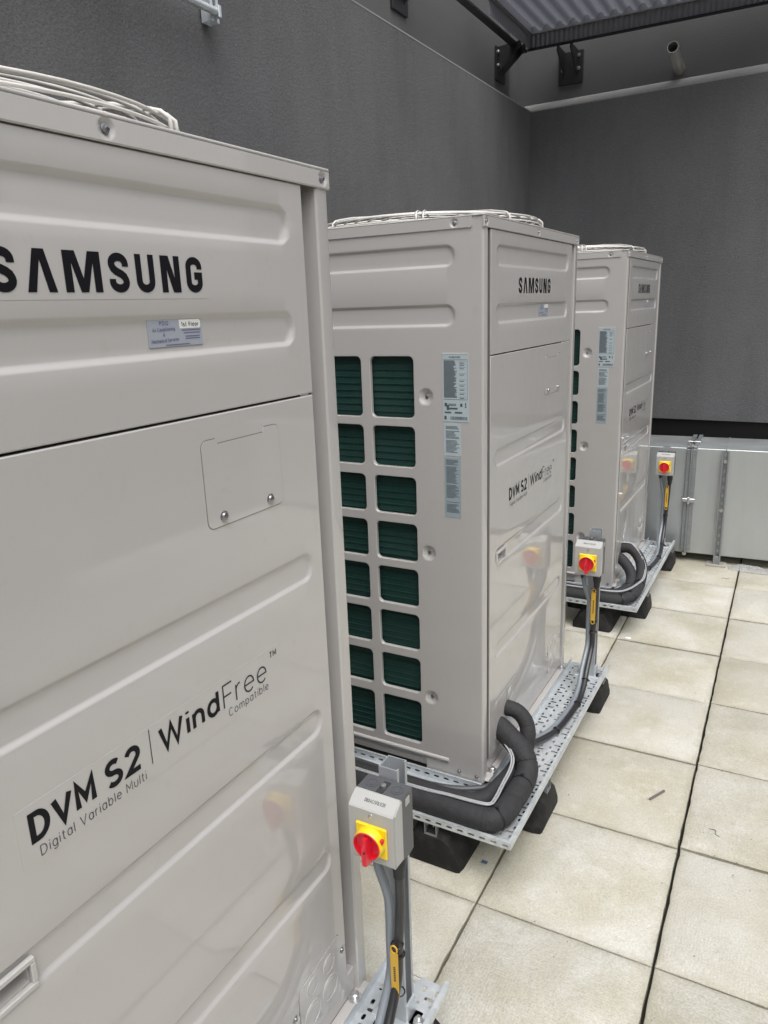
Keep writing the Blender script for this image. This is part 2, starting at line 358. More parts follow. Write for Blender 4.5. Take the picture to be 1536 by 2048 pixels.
# ------------------------------------------------------------------ stroke lettering
def A_(cx, cy, rx, ry, a0, a1, n=10): return arc(cx, cy, rx, ry, a0, a1, n)
G = {
 'D': (.72, [[(0, 0), (0, 1), (.22, 1)] + A_(.24, .5, .46, .5, 90, -90, 12) + [(0, 0)]]), 'V': (.78, [[(0, 1), (.39, 0), (.78, 1)]]),
 'M': (.82, [[(0, 0), (0, 1), (.41, .3), (.82, 1), (.82, 0)]]), 'S': (.58, [A_(.29, .755, .27, .245, 40, 270, 12)[:-1] + A_(.29, .255, .29, .255, 90, -145, 12)]),
 '2': (.58, [A_(.28, .72, .27, .28, 165, -35, 10) + [(.02, 0), (.6, 0)]]), 'W': (1.1, [[(0, 1), (.28, 0), (.55, .95), (.82, 0), (1.1, 1)]]),
 'i': (.0, [[(0, 0), (0, .7)], [(0, .9), (0, 1.0)]]), 'n': (.5, [[(0, 0), (0, .7)], [(0, .35)] + A_(.25, .42, .25, .28, 180, 0, 8) + [(.5, 0)]]),
 'd': (.56, [A_(.28, .35, .28, .35, 0, 360, 16), [(.56, 0), (.56, 1)]]), 'F': (.5, [[(0, 0), (0, 1), (.52, 1)], [(0, .5), (.46, .5)]]),
 'r': (.28, [[(0, 0), (0, .7)], [(0, .38)] + A_(.24, .4, .24, .3, 180, 85, 6)]), 'e': (.58, [[(.0, .36), (.58, .36)] + A_(.29, .35, .29, .35, 4, 315, 14)]),
 'T': (.56, [[(0, 1), (.56, 1)], [(.28, 1), (.28, 0)]]), 'g': (.54, [A_(.27, .35, .27, .35, 0, 360, 16), [(.54, .7), (.54, -.02)] + A_(.28, -.04, .26, .24, 0, -150, 8)]),
 't': (.3, [[(.12, .95), (.12, .12), (.18, .02), (.3, 0)], [(0, .7), (.3, .7)]]), 'a': (.54, [A_(.27, .35, .27, .35, 0, 360, 16), [(.54, .7), (.54, 0)]]),
 'l': (.0, [[(0, 0), (0, 1)]]), 'b': (.56, [A_(.28, .35, .28, .35, 0, 360, 16), [(0, 0), (0, 1)]]), 'u': (.5, [[(0, .7), (0, .28)] + A_(.25, .28, .25, .28, 180, 360, 8) + [(.5, .7)]]),
 'C': (.7, [A_(.38, .5, .38, .5, 48, 312, 14)]), 'c': (.52, [A_(.28, .35, .28, .35, 45, 315, 12)]), 'o': (.58, [A_(.29, .35, .29, .35, 0, 360, 16)]), 'm': (.84, [[(0, 0), (0, .7)], [(0, .4)] + A_(.21, .47, .21, .23, 180, 0, 7) + [(.42, 0)], [(.42, .4)] + A_(.63, .47, .21, .23, 180, 0, 7) + [(.84, 0)]]),
 'p': (.56, [A_(.28, .35, .28, .35, 0, 360, 16), [(0, .7), (0, -.3)]]), 'P': (.52, [[(0, 0), (0, 1), (.25, 1)] + A_(.27, .74, .26, .26, 90, -90, 8) + [(0, .48)]]),
 'Q': (.78, [A_(.39, .5, .39, .5, 0, 360, 16), [(.5, .25), (.78, -.05)]]), 'A': (.74, [[(0, 0), (.37, 1), (.74, 0)], [(.15, .35), (.6, .35)]]),
 'h': (.5, [[(0, 0), (0, 1)], [(0, .35)] + A_(.25, .42, .25, .28, 180, 0, 8) + [(.5, 0)]]), 's': (.42, [A_(.21, .53, .19, .17, 35, 270, 8)[:-1] + A_(.21, .18, .21, .18, 90, -145, 8)]),
 'v': (.5, [[(0, .7), (.25, 0), (.5, .7)]]), '&': (.6, [[(.62, 0), (.12, .7)] + A_(.28, .82, .17, .18, 190, -20, 8) + [(.06, .3)] + A_(.26, .22, .24, .22, 160, 330, 8) + [(.6, .45)]]),
 '1': (.2, [[(0, .82), (.2, 1), (.2, 0)]]), 'L': (.45, [[(0, 1), (0, 0), (.45, 0)]]), '/': (.34, [[(0, -.05), (.34, 1.05)]]), '0': (.56, [A_(.28, .5, .28, .5, 0, 360, 16)]),
 'B': (.56, [[(0, 0), (0, 1), (.25, 1)] + A_(.26, .76, .23, .24, 90, -90, 8) + [(0, .52)], [(.25, .52)] + A_(.28, .26, .26, .26, 90, -90, 8) + [(0, 0)]]), 'X': (.6, [[(0, 0), (.6, 1)], [(0, 1), (.6, 0)]]),
}
def ribbon(mb, pts, w_, place, d):
    pts = [p for i, p in enumerate(pts) if i == 0 or math.hypot(p[0] - pts[i - 1][0], p[1] - pts[i - 1][1]) > 1e-6]
    n = len(pts); o = len(mb.v); closed = n > 3 and math.hypot(pts[0][0] - pts[-1][0], pts[0][1] - pts[-1][1]) < 1e-5
    for i, p in enumerate(pts):
        a = pts[i - 1] if i else (pts[-2] if closed else None); b = pts[i + 1] if i < n - 1 else (pts[1] if closed else None)
        def nm(p, q): l = math.hypot(q[0] - p[0], q[1] - p[1]); return (-(q[1] - p[1]) / l, (q[0] - p[0]) / l)
        n1 = nm(a, p) if a else None; n2 = nm(p, b) if b else None
        if n1 and n2:
            mx, my = n1[0] + n2[0], n1[1] + n2[1]; l = math.hypot(mx, my) or 1e-6; mx /= l; my /= l
            k = 1 / max(.42, mx * n1[0] + my * n1[1])
        else: mx, my = n1 or n2; k = 1
        for s in (1, -1): mb.v.append(place(p[0] + mx * k * s * w_ / 2, p[1] + my * k * s * w_ / 2, d))
    for i in range(n - 1): mb.f.append((o + 2 * i, o + 2 * i + 1, o + 2 * i + 3, o + 2 * i + 2))
def write(mb, text, u, v, h, place, w_=.14, gap=.24, space=.42, fit=None, d0=0.0, slope=0.0):
    # text from u along +u, baseline v, cap height h; fit: scale the advance to this width
    tot = 0
    for ch in text: tot += space if ch == ' ' else G[ch][0] + w_ + gap
    tot -= gap; sx = (fit / (tot * h)) if fit else 1.0; x = 0; q = 0
    for ch in text:
        if ch == ' ': x += space; continue
        wd, strokes = G[ch]
        for s in strokes:
            P = [(u + (x + w_ / 2 + a) * h * sx, v + (w_ / 2 + b * (1 - w_)) * h + slope * (x + a) * h * sx) for a, b in s]
            ribbon(mb, P, w_ * h, place, d0 - .00004 * (q % 3)); q += 1
        x += wd + w_ + gap
    return u + x * h * sx
SAM = {'A': (.80, [[(0, 0), (.25, 1), (.55, 1), (.80, 0), (.57, 0), (.40, .76), (.23, 0)]], []),
       'M': (1.1, [[(0, 0), (0, 1), (.36, 1), (.55, .34), (.74, 1), (1.1, 1), (1.1, 0), (.87, 0), (.87, .72), (.66, 0), (.44, 0), (.23, .72), (.23, 0)]], []),
       'N': (.72, [[(0, 0), (0, 1), (.31, 1), (.5, .40), (.5, 1), (.72, 1), (.72, 0), (.42, 0), (.22, .62), (.22, 0)]], []),
       'U': (.66, [], [[(.105, 1), (.105, .32)] + A_(.33, .30, .225, .2, 180, 360, 12) + [(.555, 1)]]),
       'S': (.66, [], [[(.555, .66)] + A_(.33, .73, .225, .17, 0, 195, 12) + [(.16, .60), (.24, .54), (.42, .46), (.50, .40)] + A_(.33, .27, .225, .17, 15, -180, 12) + [(.105, .34)]]),
       'G': (.66, [], [[(.555, .66)] + A_(.33, .72, .225, .18, 0, 180, 12) + A_(.33, .28, .225, .18, 180, 360, 12) + [(.555, .47), (.33, .47)]])}
def samsung(mb, u, v, h, width, place, d0=0):
    tot = sum(SAM[c][0] for c in 'SAMSUNG') + 6 * .24; sx = width / tot; x = 0
    for ch in 'SAMSUNG':
        wd, polys, strokes = SAM[ch]
        for p in polys: mb.add([place(u + (x + a) * sx, v + b * h, d0) for a, b in p], [tuple(range(len(p)))])
        for s in strokes: ribbon(mb, [(u + (x + a) * sx, v + b * h) for a, b in s], .205 * (sx + h) / 2, place, d0)
        x += wd + .24

# ------------------------------------------------------------------ the setting: paving, walls, canopy
TH = -0.0147227
UNIT = {1: (-0.5692, -1.4048, 0), 2: (-0.5744, 0.3020, 0), 3: (-0.5624, 2.1751, 0)}
def tow(u, p):
    o = UNIT[u]; c, s = math.cos(TH), math.sin(TH); return (o[0] + c * p[0] - s * p[1], o[1] + s * p[0] + c * p[1], p[2])
gr = MB().box(-2.2, 4.2, -6.0, 4.6, -.20, -.030).build('ground', 'ground'); tag(gr, 'dark bedding under the paving slabs', kind='structure')
pav = empty('paving'); tag(pav, 'pale concrete slab paving across the plant deck', kind='structure')
S = .48
def slab_mesh(n):
    random.seed(n); g = .0023; a = S / 2 - g; mb = MB(); b = .0026
    per = []
    k = 16
    for sd_ in range(4):
        for i in range(k):
            t = -a + 2 * a * i / k; j = random.uniform(0, .0018) + (random.uniform(.001, .0024) if random.random() < .05 else 0)
            per.append({0: (t, -a + j), 1: (a - j, t), 2: (-t, a - j), 3: (-a + j, -t)}[sd_])
    nn = len(per)
    for ins, z in ((0, -.045), (0, -b), (.0015, -.0012), (b * 1.4, 0)):
        for x, y in per: mb.v.append((x * (1 - ins / a), y * (1 - ins / a), z))
    for r in range(3):
        for i in range(nn): mb.f.append((r * nn + i, r * nn + (i + 1) % nn, (r + 1) * nn + (i + 1) % nn, (r + 1) * nn + i))
    mb.f.append(tuple(3 * nn + i for i in range(nn))); return mb
protos = [slab_mesh(i).build('slab', 'slab', pav, smooth=30) for i in range(4)]
used = set(); random.seed(5)
for ci in range(-4, 6):
    for ri in range(-8, 8):
        k = random.randrange(4); me = protos[k].data
        o = protos[k] if k not in used else link('slab', me, pav); used.add(k)
        dx = .0012 if ci >= 0 else -.0006
        if ci >= 0: dx += .0016 * max(0, (2 - ri)) / 6
        dy = (.004 if ci >= 0 else 0) + random.uniform(-.001, .001)
        o.location = ((ci + .5) * S + dx, (ri + .5) * S + dy, random.uniform(-.0032, .0022))
        o.rotation_euler = (random.uniform(-.002, .002), random.uniform(-.002, .002), random.choice((0, 1, 2, 3)) * math.pi / 2 + random.uniform(-.002, .002))

CORNER = (-1.592, 3.884, 0)
wl = empty('rendered_wall', CORNER, -math.atan(.0214)); tag(wl, 'long dark grey rendered wall running behind the three units', 'wall')
wb = empty('rendered_wall', CORNER, math.atan(-.053)); tag(wb, 'dark grey rendered end wall above the galvanised duct', 'wall')
ZL = 2.92
def wall(root, ax, a, b, sgn, low):
    def pr(poly, name, m, e=0): MB().prism([(sgn * d, z) for d, z in poly], ax, a - (e if ax == 0 else 0), b + (e if ax == 1 else 0)).build(name, m, root)
    pr([(0, low), (0, ZL), (.30, ZL + .14 - .002), (.30, low)], 'lower_wall', 'wall')
    pr([(-.001, ZL - .004), (-.001, ZL + .003), (.16, ZL + .079), (.30, ZL + .145), (.30, ZL + .141)], 'sill', 'sill', .25)
    pr([(.16, ZL + .0795), (.16, 3.52), (.32, 3.52), (.32, ZL + .0795)], 'upper_wall', 'wall_upper')
    if low > 0: pr([(.025, -.02), (.025, low - .001), (.30, low - .001), (.30, -.02)], 'membrane_upstand', 'epdm')
wall(wl, 1, -6.5, .0, -1, -.02)
wall(wb, 0, .0, 4.6, 1, .835)
cap = MB(); cap.box(-.32, 0, .0, .32, -.02, ZL - .002)
cap.build('corner_pier', 'wall', wl)
cs_ = MB(); cs_.prism([(-.32, -.1), (-.16, -.1), (-.16, .16), (.1, .16), (.1, .32), (-.32, .32)], 2, ZL + .06, 3.52)
cs_.build('upper_corner', 'wall_upper', wl)
pp = MB().box(2.7, 2.95, -6, 1.2, -.02, 2.4, .01).build('sky_blocker', 'wall'); tag(pp, 'unseen dark grey wall added to cut skylight on the nearest unit', kind='structure')  # added out of view; its size sets the skylight on each unit front
pq = MB().box(-1.5, 2.69, -5.4, -5.2, -.02, 1.0, .01).build('sky_blocker', 'wall'); tag(pq, 'unseen dark grey wall added behind the camera to block low skylight', kind='structure')  # added behind the camera; kept low so skylight reaches the near sides

# canopy of corrugated sheet in a dark frame, close to the wall corner
CZ0, CZ1 = 3.30, 3.405
cr = empty('canopy', (-1.605, 3.855, CZ0), -.004); tag(cr, 'dark corrugated metal canopy with ribbed edging above the wall corner', 'canopy')
mb = MB(); npx = 20 * 12; xs = [1.75 * i / npx for i in range(npx + 1)]
def cz(x, p=.087, a=.016): t = (x / p) % 1.0; return CZ1 - CZ0 + a * (1 - 2 * abs(sstep(abs(2 * t - 1) * 1.5 - .25)))
for y in (-.78, 0.0):
    for x in xs: mb.v.append((x, y, cz(x)))
n1 = len(xs); mb.f += [(i, i + 1, n1 + i + 1, n1 + i) for i in range(n1 - 1)]
mb.build('corrugated_sheet', 'canopy', cr, smooth=60)
def fascia(name, fn, L_, p=.032, a=.0045, z0=0.0, z1=CZ1 - CZ0 + .018):
    mb = MB(); n = int(L_ / p) * 6
    for z in (z0, z1):
        for i in range(n + 1): s_ = L_ * i / n; mb.v.append(fn(s_, a * math.sin(2 * math.pi * s_ / p)) + (z,))
    mb.f += [(i, i + 1, n + 2 + i, n + 1 + i) for i in range(n)]
    return mb.build(name, 'canopy_edge', cr, smooth=60)
fascia('edge_strip', lambda s, d: (s, d), 1.75); fascia('edge_strip', lambda s, d: (d, -s), .78)
mb = MB().box(-.012, 1.75, -.016, .012, -.012, -.002); mb.build('edge_angle', 'bracket', cr)
mb = MB().box(-.055, -.006, -1.5, -.02, -.026, -.014); mb.build('edge_angle', 'bracket', cr)
mb = MB().box(-.002, 1.75, -.030, -.012, .077, .122); mb.build('edge_trim', 'bolt', cr)
mb = MB().box(.012, .032, -.78, -.034, .077, .122); mb.build('edge_trim', 'bolt', cr)
def wall_bracket(loc, rz, label, h=.20, w_=.17):
    # plate on the wall (local +y is out of the wall) with two gusset arms reaching up to the frame
    r = empty('steel_bracket', loc, rz); tag(r, label, 'bracket', 'black brackets carrying the canopy')
    MB().box(-w_ / 2, w_ / 2, 0, .012, 0, h, .002).build('wall_plate', 'bracket', r)
    for s in (-1, 1):
        MB().prism([(.012, .05), (.012, h), (.16, h + .012), (.17, h - .02)], 0, s * .045 - .004, s * .045 + .004).build('gusset', 'bracket', r)
    for sx in (-1, 1):
        for z in (.09, h - .03): MB().lathe((sx * w_ * .32, .012, z), (0, 1, 0), [(.013, 0), (.013, .004), (.009, .004), (.009, .012)], 6).build('bolt', 'bolt', r)
    return r
wa = math.atan(-.053)
def on_back(x, y, z): c, s = math.cos(wa), math.sin(wa); return (CORNER[0] + c * x - s * y, CORNER[1] + s * x + c * y, z)
wall_bracket(on_back(.225, .158, 3.085), wa + math.pi, 'black bolted steel bracket on the end wall under the canopy')
la = -math.atan(.0214)
def on_left(x, y, z): c, s = math.cos(la), math.sin(la); return (CORNER[0] + c * x - s * y, CORNER[1] + s * x + c * y, z)
wall_bracket(on_left(-.158, -.20, 3.085), la - math.pi / 2, 'black bolted steel bracket on the long wall close to the corner')
wall_bracket(on_left(-.158, -1.63, 3.10), la - math.pi / 2, 'black steel bracket on the long wall at the top edge of the view')
# overflow pipe
mb = MB(); P0 = v3(on_back(.935, .165, 3.052)); T = v3((-.647, 3.66, 3.10)); dv = (T - P0).normalized(); L_ = (T - P0).length
mb.lathe(P0, dv, [(.0335, -.02), (.0335, L_), (.029, L_), (.029, .05)], 24)
op = mb.build('overflow_pipe', 'alu', None, smooth=40); tag(op, 'short grey overflow pipe poking out of the end wall', 'pipe')
# strut bracket with a tube, top left
sb = empty('pipe_support', (-1.655, .57, 2.57), -.02); tag(sb, 'galvanised wall strut with a horizontal tube at the top left', 'bracket')
mb = MB(); mb.prism([(0, -.02), (.004, -.02), (.041, -.02), (.041, -.008), (.037, -.008), (.037, -.016), (.004, -.016), (.004, .016), (.037, .016), (.037, .008), (.041, .008), (.041, .02), (0, .02)], 2, 0.0, .34); mb.build('strut', 'galv', sb)
mb = MB(); mb.tube([(.052, -1.6, .030), (.052, -.010, .026)], .0125, 12); mb.build('tube', 'galv', sb, smooth=40)
MB().box(.0415, .066, -.008, .006, .008, .044, .002).build('clip', 'galv', sb)

# ------------------------------------------------------------------ outdoor unit
W, D_, Z0, ZT = .92, .765, .167, 1.871
front = lambda u, v, d: (-d, u, v)
side = lambda u, v, d: (u, d, v)
def screw(parent, c, ax, r=.007, off=.0, m='screw'):
    return MB().lathe(c, ax, [(r * 1.35, -.004), (r * 1.35, .0012), (r, .0018), (r * .86, .0048), (r * .4, .0052), (r * .36, .003)], 12).build('screw', m, parent, smooth=30)
def screw_at(parent, mesh_obj, loc):
    o = link('screw', mesh_obj.data, parent); o.location = loc; return o
def make_unit():
    r = empty('outdoor_unit')
    # pressed front panels
    up = pressed('upper_panel', .052, .842, 1.5070, 1.8375, [(.093, .805, 1.742, 1.803, .0304, .0052, .0105), (.092, .803, 1.587, 1.646, .0294, .0052, .0105)], [], front, 'paint', r)
    lo = pressed('lower_panel', .052, .840, .228, 1.5035,
                 [(.086, .812, 1.176, 1.233, .0284, .0052, .0105), (.092, .810, .866, .925, .0294, .0052, .0105), (.094, .812, .555, .608, .0264, .0052, .0105), (.112, .182, .876, .907, .003, .026, .004)],
                 [(.660, .318, .013, .004, .006), (.829, .330, .012, .003, .006)], front, 'paint', r)
    MB().box(-.030, -.0016, .0440, .0519, .235, 1.832).build('groove_shade', 'gap', r)  # dark strip that paints the shade in the groove beside the panel
    # handle frame
    mb = MB()
    for a, b, c, d in ((.103, .188, .905, .913), (.103, .188, .869, .877), (.103, .113, .877, .905), (.181, .188, .877, .905)): mb.box(-.004, .0035, a, b, c, d, .0012)
    mb.build('handle_frame', 'paint', lo, smooth=30)
    for y, z in ((.660, .318), (.829, .330)): screw(lo, (-.0045, y, z), (1, 0, 0), .0055)
    # service cover with two hook notches
    def cover(mb, o, x0, x1):
        ya, yb, za, zb = .556 - o, .737 + o, 1.338 - o, 1.469 + o; q = .012 + o
        P = arc(ya + q, za + q, q, q, 180, 270, 4) + arc(yb - q, za + q, q, q, 270, 360, 4) + arc(yb - q, zb - q, q, q, 0, 90, 4) + [(.699 + o, zb), (.697 + o, zb - .008), (.590 - o, zb - .008), (.587 - o, zb)] + arc(ya + q, zb - q, q, q, 90, 180, 4)
        mb.prism(P, 0, x0, x1)
    mb = MB(); cover(mb, .0011, -.002, .0002); mb.build('cover_gap', 'gap', lo)
    mb = MB(); cover(mb, -.0002, -.002, .0010); sc_ = mb.build('service_cover', 'paint', lo)
    for y in (.590, .702): screw(sc_, (.001, y, 1.352), (1, 0, 0), .0062)
    # lower service plates with rounded knock-outs
    def plate(ya, yb, za, zb, holes):
        for o, x1, m, nme in ((.0010, .0002, 'gap', 'plate_gap'), (-.0002, .0012, 'paint', 'service_plate')):
            q = .022 + o; P = [(ya - o, za - o), (yb + o, za - o)] + arc(yb + o - .006, zb + o - .006, .006, .006, 0, 90, 3) + arc(ya - o + q, zb + o - q - .01, q, q, 90, 180, 4)
            ob = MB().prism(P, 0, -.002, x1).build(nme, m, lo)
        for cy, cz_, rad in holes:
            mb = MB(); mb.tube([(.0012, cy + rad * math.cos(t), cz_ + rad * math.sin(t)) for t in lin(0, 2 * math.pi, 29)[:-1]], .0013, 6, closed=True); mb.build('knock_out', 'paint', ob, smooth=True)
            MB().lathe((-.001, cy, cz_), (1, 0, 0), [(rad * .82, 0), (rad * .8, .0032), (rad * .5, .0036)], 24).build('knock_out', 'paint', ob, smooth=40)
    plate(.672, .815, .236, .385, [(.775, .345, .020), (.715, .345, .018), (.775, .285, .027), (.712, .282, .027)])
    plate(.105, .300, .262, .412, [(.245, .37, .022)])
    MB().prism([(.205, .262), (.2062, .262), (.2062, .404), (.205, .404)], 0, .0005, .0017).build('fold_line', 'gap', lo)
    # corner posts: rounded outer edge, flat land, sloped return
    near = [(-.008, .0), (-.004, .0006), (-.0012, .003), (0, .007), (0, .028), (-.003, .0315), (-.030, .0350), (-.0305, .052), (-.034, .004), (-.008, .004)]
    far = [(x, W - y) for x, y in [(-.008, .0), (-.004, .0006), (-.0012, .003), (0, .007), (0, .033), (-.003, .0365), (-.030, .0405), (-.0305, .074), (-.034, .004), (-.008, .004)]]
    for P in (near, far): MB().prism(P, 2, Z0, 1.866).build('corner_post', 'paint', r, smooth=25)
    for y in (.012, W - .012):
        MB().box(-D_, -D_ + .04, y - .012, y + .012, Z0, 1.866).build('corner_post', 'paint', r)
    # side panels
    win_z = [(1.327, 1.509), (1.179, 1.305), (1.031, 1.152), (.881, 1.006), (.732, .859), (.583, .709), (.433, .558), (.248, .406)]
    zb = [1.522, 1.316, 1.1655, 1.0185, .870, .7205, .5705, .4195, .232]; xb = [-.200, -.375, -.550, -.725]; wx = [(-.361, -.214), (-.536, -.389), (-.711, -.564)]
    def make_side():
        sp = pressed('side_panel', -D_, -.008, 1.522, 1.866, [(-.69, -.081, 1.742, 1.803, .0304, .0052, .0110), (-.69, -.081, 1.586, 1.649, .031, .0052, .0110)], [], side, 'paint', r, round_edges=(0, 0, 0, 0))
        pressed('side_strip', -.200, -.008, Z0, 1.522, [], [(-.178, .431, .0235, .010, .006), (-.178, .920, .0235, .010, .006), (-.178, 1.393, .0235, .010, .006)], side, 'paint', sp, round_edges=(0, 0, 0, 0))
        pressed('side_strip', -D_, -.725, Z0, 1.522, [], [], side, 'paint', sp, round_edges=(0, 0, 0, 0))
        mb = MB()
        for i in range(3):
            for j, (a, b) in enumerate(win_z): hole_cell(mb, xb[i + 1], xb[i], zb[j + 1], zb[j], (wx[i][0], wx[i][1], a, b), .016, side, 5, ((0, 0), (.0012, .0006), (.002, .002), (.0022, .012)))
        mb.build('window_grille', 'paint', sp, smooth=12)
        mb = MB(); mb.box(-.725, -.200, 0, .012, .206, .232); mb.box(-.200, -.113, -.001, .001, .206, .232) if 0 else None
        mb.build('bottom_rail', 'paint', sp)
        mb = MB(); mb.tube([(-.725, .0005, .219), (-.15, .0005, .219), (-.118, .0005, .219)], .0075, 10); mb.build('bead', 'paint', sp, smooth=50)
        for z in (.431, .920, 1.393): screw(sp, (-.178, .0095, z), (0, -1, 0), .0042)
        screw(sp, (-.083, .0, .188), (0, -1, 0), .005); screw(sp, (-.022, .0, .186), (0, -1, 0), .005)
        return sp
    sp = make_side(); sp2 = copy_tree(sp, r); sp2.location = (0, W, 0); sp2.scale = (1, -1, 1)
    MB().box(-D_, -D_ + .004, .024, W - .024, Z0, 1.866).build('rear_panel', 'paint', r)
    # coil behind the windows
    cl = MB().box(-.735, -.03, .022, .05, .200, 1.530).add([], []).build('coil', 'coil', r)
    MB().box(-.735, -.03, W - .05, W - .022, .200, 1.530).build('coil', 'coil', r)
    mb = MB(); z = .236
    while z < 1.52:
        mb.box(-.73, -.195, .0185, .0225, z, z + .0026); z += .0205
    t_ = mb.build('coil_tubes', 'coil_tube', cl); t_['kind'] = 'stuff'
    # base pan
    b_ = MB(); b_.box(-D_ + .01, -.010, .010, W - .010, Z0 + .004, Z0 + .066, .002); b_.box(-.010, .013, .012, W - .012, Z0 + .002, Z0 + .006, .001); b_.build('base_pan', 'paint', r)
    MB().box(-D_ + .02, -.04, .02, W - .02, .1445, Z0 + .004).build('base_rail', 'dark', r)
    bs = MB().lathe((.004, W - .06, Z0 + .006), (0, 0, 1), [(.016, 0), (.016, .003), (.009, .003), (.009, .012), (.006, .014)], 12).build('base_bolt', 'bolt', r, smooth=30)
    link('base_bolt', bs.data, r).location = (0, -.79, 0)
    # lid with turned-down skirts
    lid = MB(); lid.box(-D_ - .002, .0035, -.003, W + .003, ZT - .0045, ZT, .0016)
    ld = lid.build('lid', 'paint', r)
    pressed('lid_skirt', -.003, W + .003, 1.8385, ZT - .0046, [], [(y, 1.8535, .0120, .0045, .0045) for y in (.012, .452, W - .018)], lambda u, v, d: (.0035 - d, u, v), 'paint', ld, lip=.006)
    for y0, sg in ((-.0034, 1), (W + .0034, -1)):
        pressed('lid_skirt', -D_, -.042, 1.8385, ZT - .0046, [], [(-.083, 1.8530, .0120, .0045, .0045)], lambda u, v, d: (u, y0 + sg * d, v), 'paint', ld, lip=.0034, round_edges=(0, 0, 1, 0))
        P = [(-.0421, ZT - .0046), (-.0421, 1.8385)] + arc(-.040, 1.8465, .008, .008, 270, 360, 5) + [(-.032, ZT - .0046)]
        MB().prism(P, 1, min(y0, y0 + sg * .0034), max(y0, y0 + sg * .0034)).build('lid_skirt', 'paint', ld)
    for y in (.012, .452, W - .018): screw(ld, (.0000, y, 1.8535), (1, 0, 0), .0045)
    screw(ld, (-.083, .0002, 1.8530), (0, -1, 0), .0042)
    # wire fan guard
    gx, gy = -.385, .46
    def gz(q): return ZT + .049 if q < .15 else ZT + .049 - .019 * ((q - .15) / .212) ** 2.2
    rims = [.362, .340, .308, .275, .240, .200, .155, .105]
    def ringm(q, wr, z): return MB().tube([(gx + q * math.cos(t), gy + q * math.sin(t), z) for t in lin(0, 2 * math.pi, 65)[:-1]], wr, 6, closed=True)
    gd = ringm(.372, .003, ZT + .003).build('fan_guard', 'guard', r, smooth=True)
    ringm(.371, .0026, ZT + .0135).build('ring', 'guard', gd, smooth=True)
    for q in rims: ringm(q, .0027, gz(q)).build('ring', 'guard', gd, smooth=True)
    for i in range(8):
        t = math.pi / 8 + i * math.pi / 4
        for dt in (-.010, .010):
            P = [(.05, gz(.05) + .005), (.2, gz(.2) + .005), (.30, gz(.30) + .005), (.350, gz(.350) + .0045), (.366, gz(.362) + .003), (.377, gz(.36) - .006), (.379, ZT + .001)]
            if dt > 0 and i % 2: continue
            MB().tube([(gx + q * math.cos(t) - dt * math.sin(t), gy + q * math.sin(t) + dt * math.cos(t), z) for q, z in P], .0032, 6).build('spoke', 'guard', gd, smooth=True)
    MB().lathe((gx, gy, ZT + .040), (0, 0, 1), [(.055, 0), (.055, .009), (.05, .011)], 24).build('hub_disc', 'guard', gd, smooth=30)
    MB().lathe((gx, gy, ZT + .0002), (0, 0, 1), [(.355, 0), (.355, .0012)], 48).build('fan_well', 'dark', gd)
    # lettering
    FR = lambda u, v, d: (.0006 - d, u, v)
    mb = MB(); mb.box(.0, .0003, .268, .600, 1.664, 1.726); mb.build('clear_film', 'paint', up)
    mb = MB(); samsung(mb, .277, 1.672, .0455, .315, lambda u, v, d: (.0008 - d, u, v)); mb.build('lettering', 'ink', up)
    MB().box(.0, .0003, .196, .694, 1.022, 1.101).build('clear_film', 'paint', lo)
    mb = MB(); L = lambda u, v, d: (.0008 - d, u, v)
    write(mb, 'DVM', .2125, 1.050, .0405, L, .19, .17, fit=.0925); mb.build('lettering', 'ink', lo); mb = MB(); write(mb, 'S2', .322, 1.050, .0405, L, .19, .14, fit=.060); mb.build('lettering', 'ink', lo)
    mb = MB(); ribbon(mb, [(.400, 1.045), (.400, 1.098)], .0014, L, 0); mb.build('lettering', 'ink_grey', lo)
    mb = MB(); write(mb, 'Wind', .416, 1.050, .0405, L, .165, .17, fit=.124); mb.build('lettering', 'ink', lo)
    mb = MB(); write(mb, 'Free', .549, 1.050, .0405, L, .068, .18, fit=.108); mb.build('lettering', 'ink_grey', lo); mb = MB(); write(mb, 'TM', .668, 1.083, .0115, L, .15, .2, fit=.018); mb.build('lettering', 'ink_grey', lo)
    mb = MB(); write(mb, 'Digital Variable Multi', .2205, 1.0285, .0145, L, .085, .26, .5, fit=.166); mb.build('lettering', 'ink_thin', lo); mb = MB(); write(mb, 'Compatible', .559, 1.0320, .0145, L, .085, .26, .5, fit=.100); mb.build('lettering', 'ink_thin', lo)
    # rating label and two notice labels on the side
    sl_ = lambda u, v, d: (u, -.0012 + d, v)
    lb = MB().box(-.1235, -.0445, -.0008, .0, 1.325, 1.5145).build('rating_label', 'label', sp)
    MB().box(-.1245, -.0435, -.0016, .0, 1.5145, 1.5160).build('label_edge', 'white', lb)
    random.seed(3); mb = MB(); z = 1.494
    while z > 1.392:
        a = random.uniform(.030, .041); mb.quad(*[sl_(u, v, 0) for u, v in ((-.1195, z), (-.1195 + a, z), (-.1195 + a, z + .0017), (-.1195, z + .0017))]); z -= .0028
    z = 1.492
    for dz in (.007, .009, .018, .018, .014, .012, .012, .012, .010): 
        mb.quad(*[sl_(u, v, 0) for u, v in ((-.0735, z), (-.052, z), (-.052, z + .0006), (-.0735, z + .0006))]); mb.quad(*[sl_(u, v, 0) for u, v in ((-.071, z - .004), (-.058, z - .004), (-.058, z - .0025), (-.071, z - .0025))]); z -= dz * .95
    for p in ((-.1205, -.0475, 1.4975, 1.4985), (-.1205, -.0475, 1.3875, 1.3885), (-.048, -.0474, 1.388, 1.498)): mb.quad(*[sl_(u, v, 0) for u, v in ((p[0], p[2]), (p[1], p[2]), (p[1], p[3]), (p[0], p[3]))])
    samsung(mb, -.103, 1.5025, .005, .034, sl_)
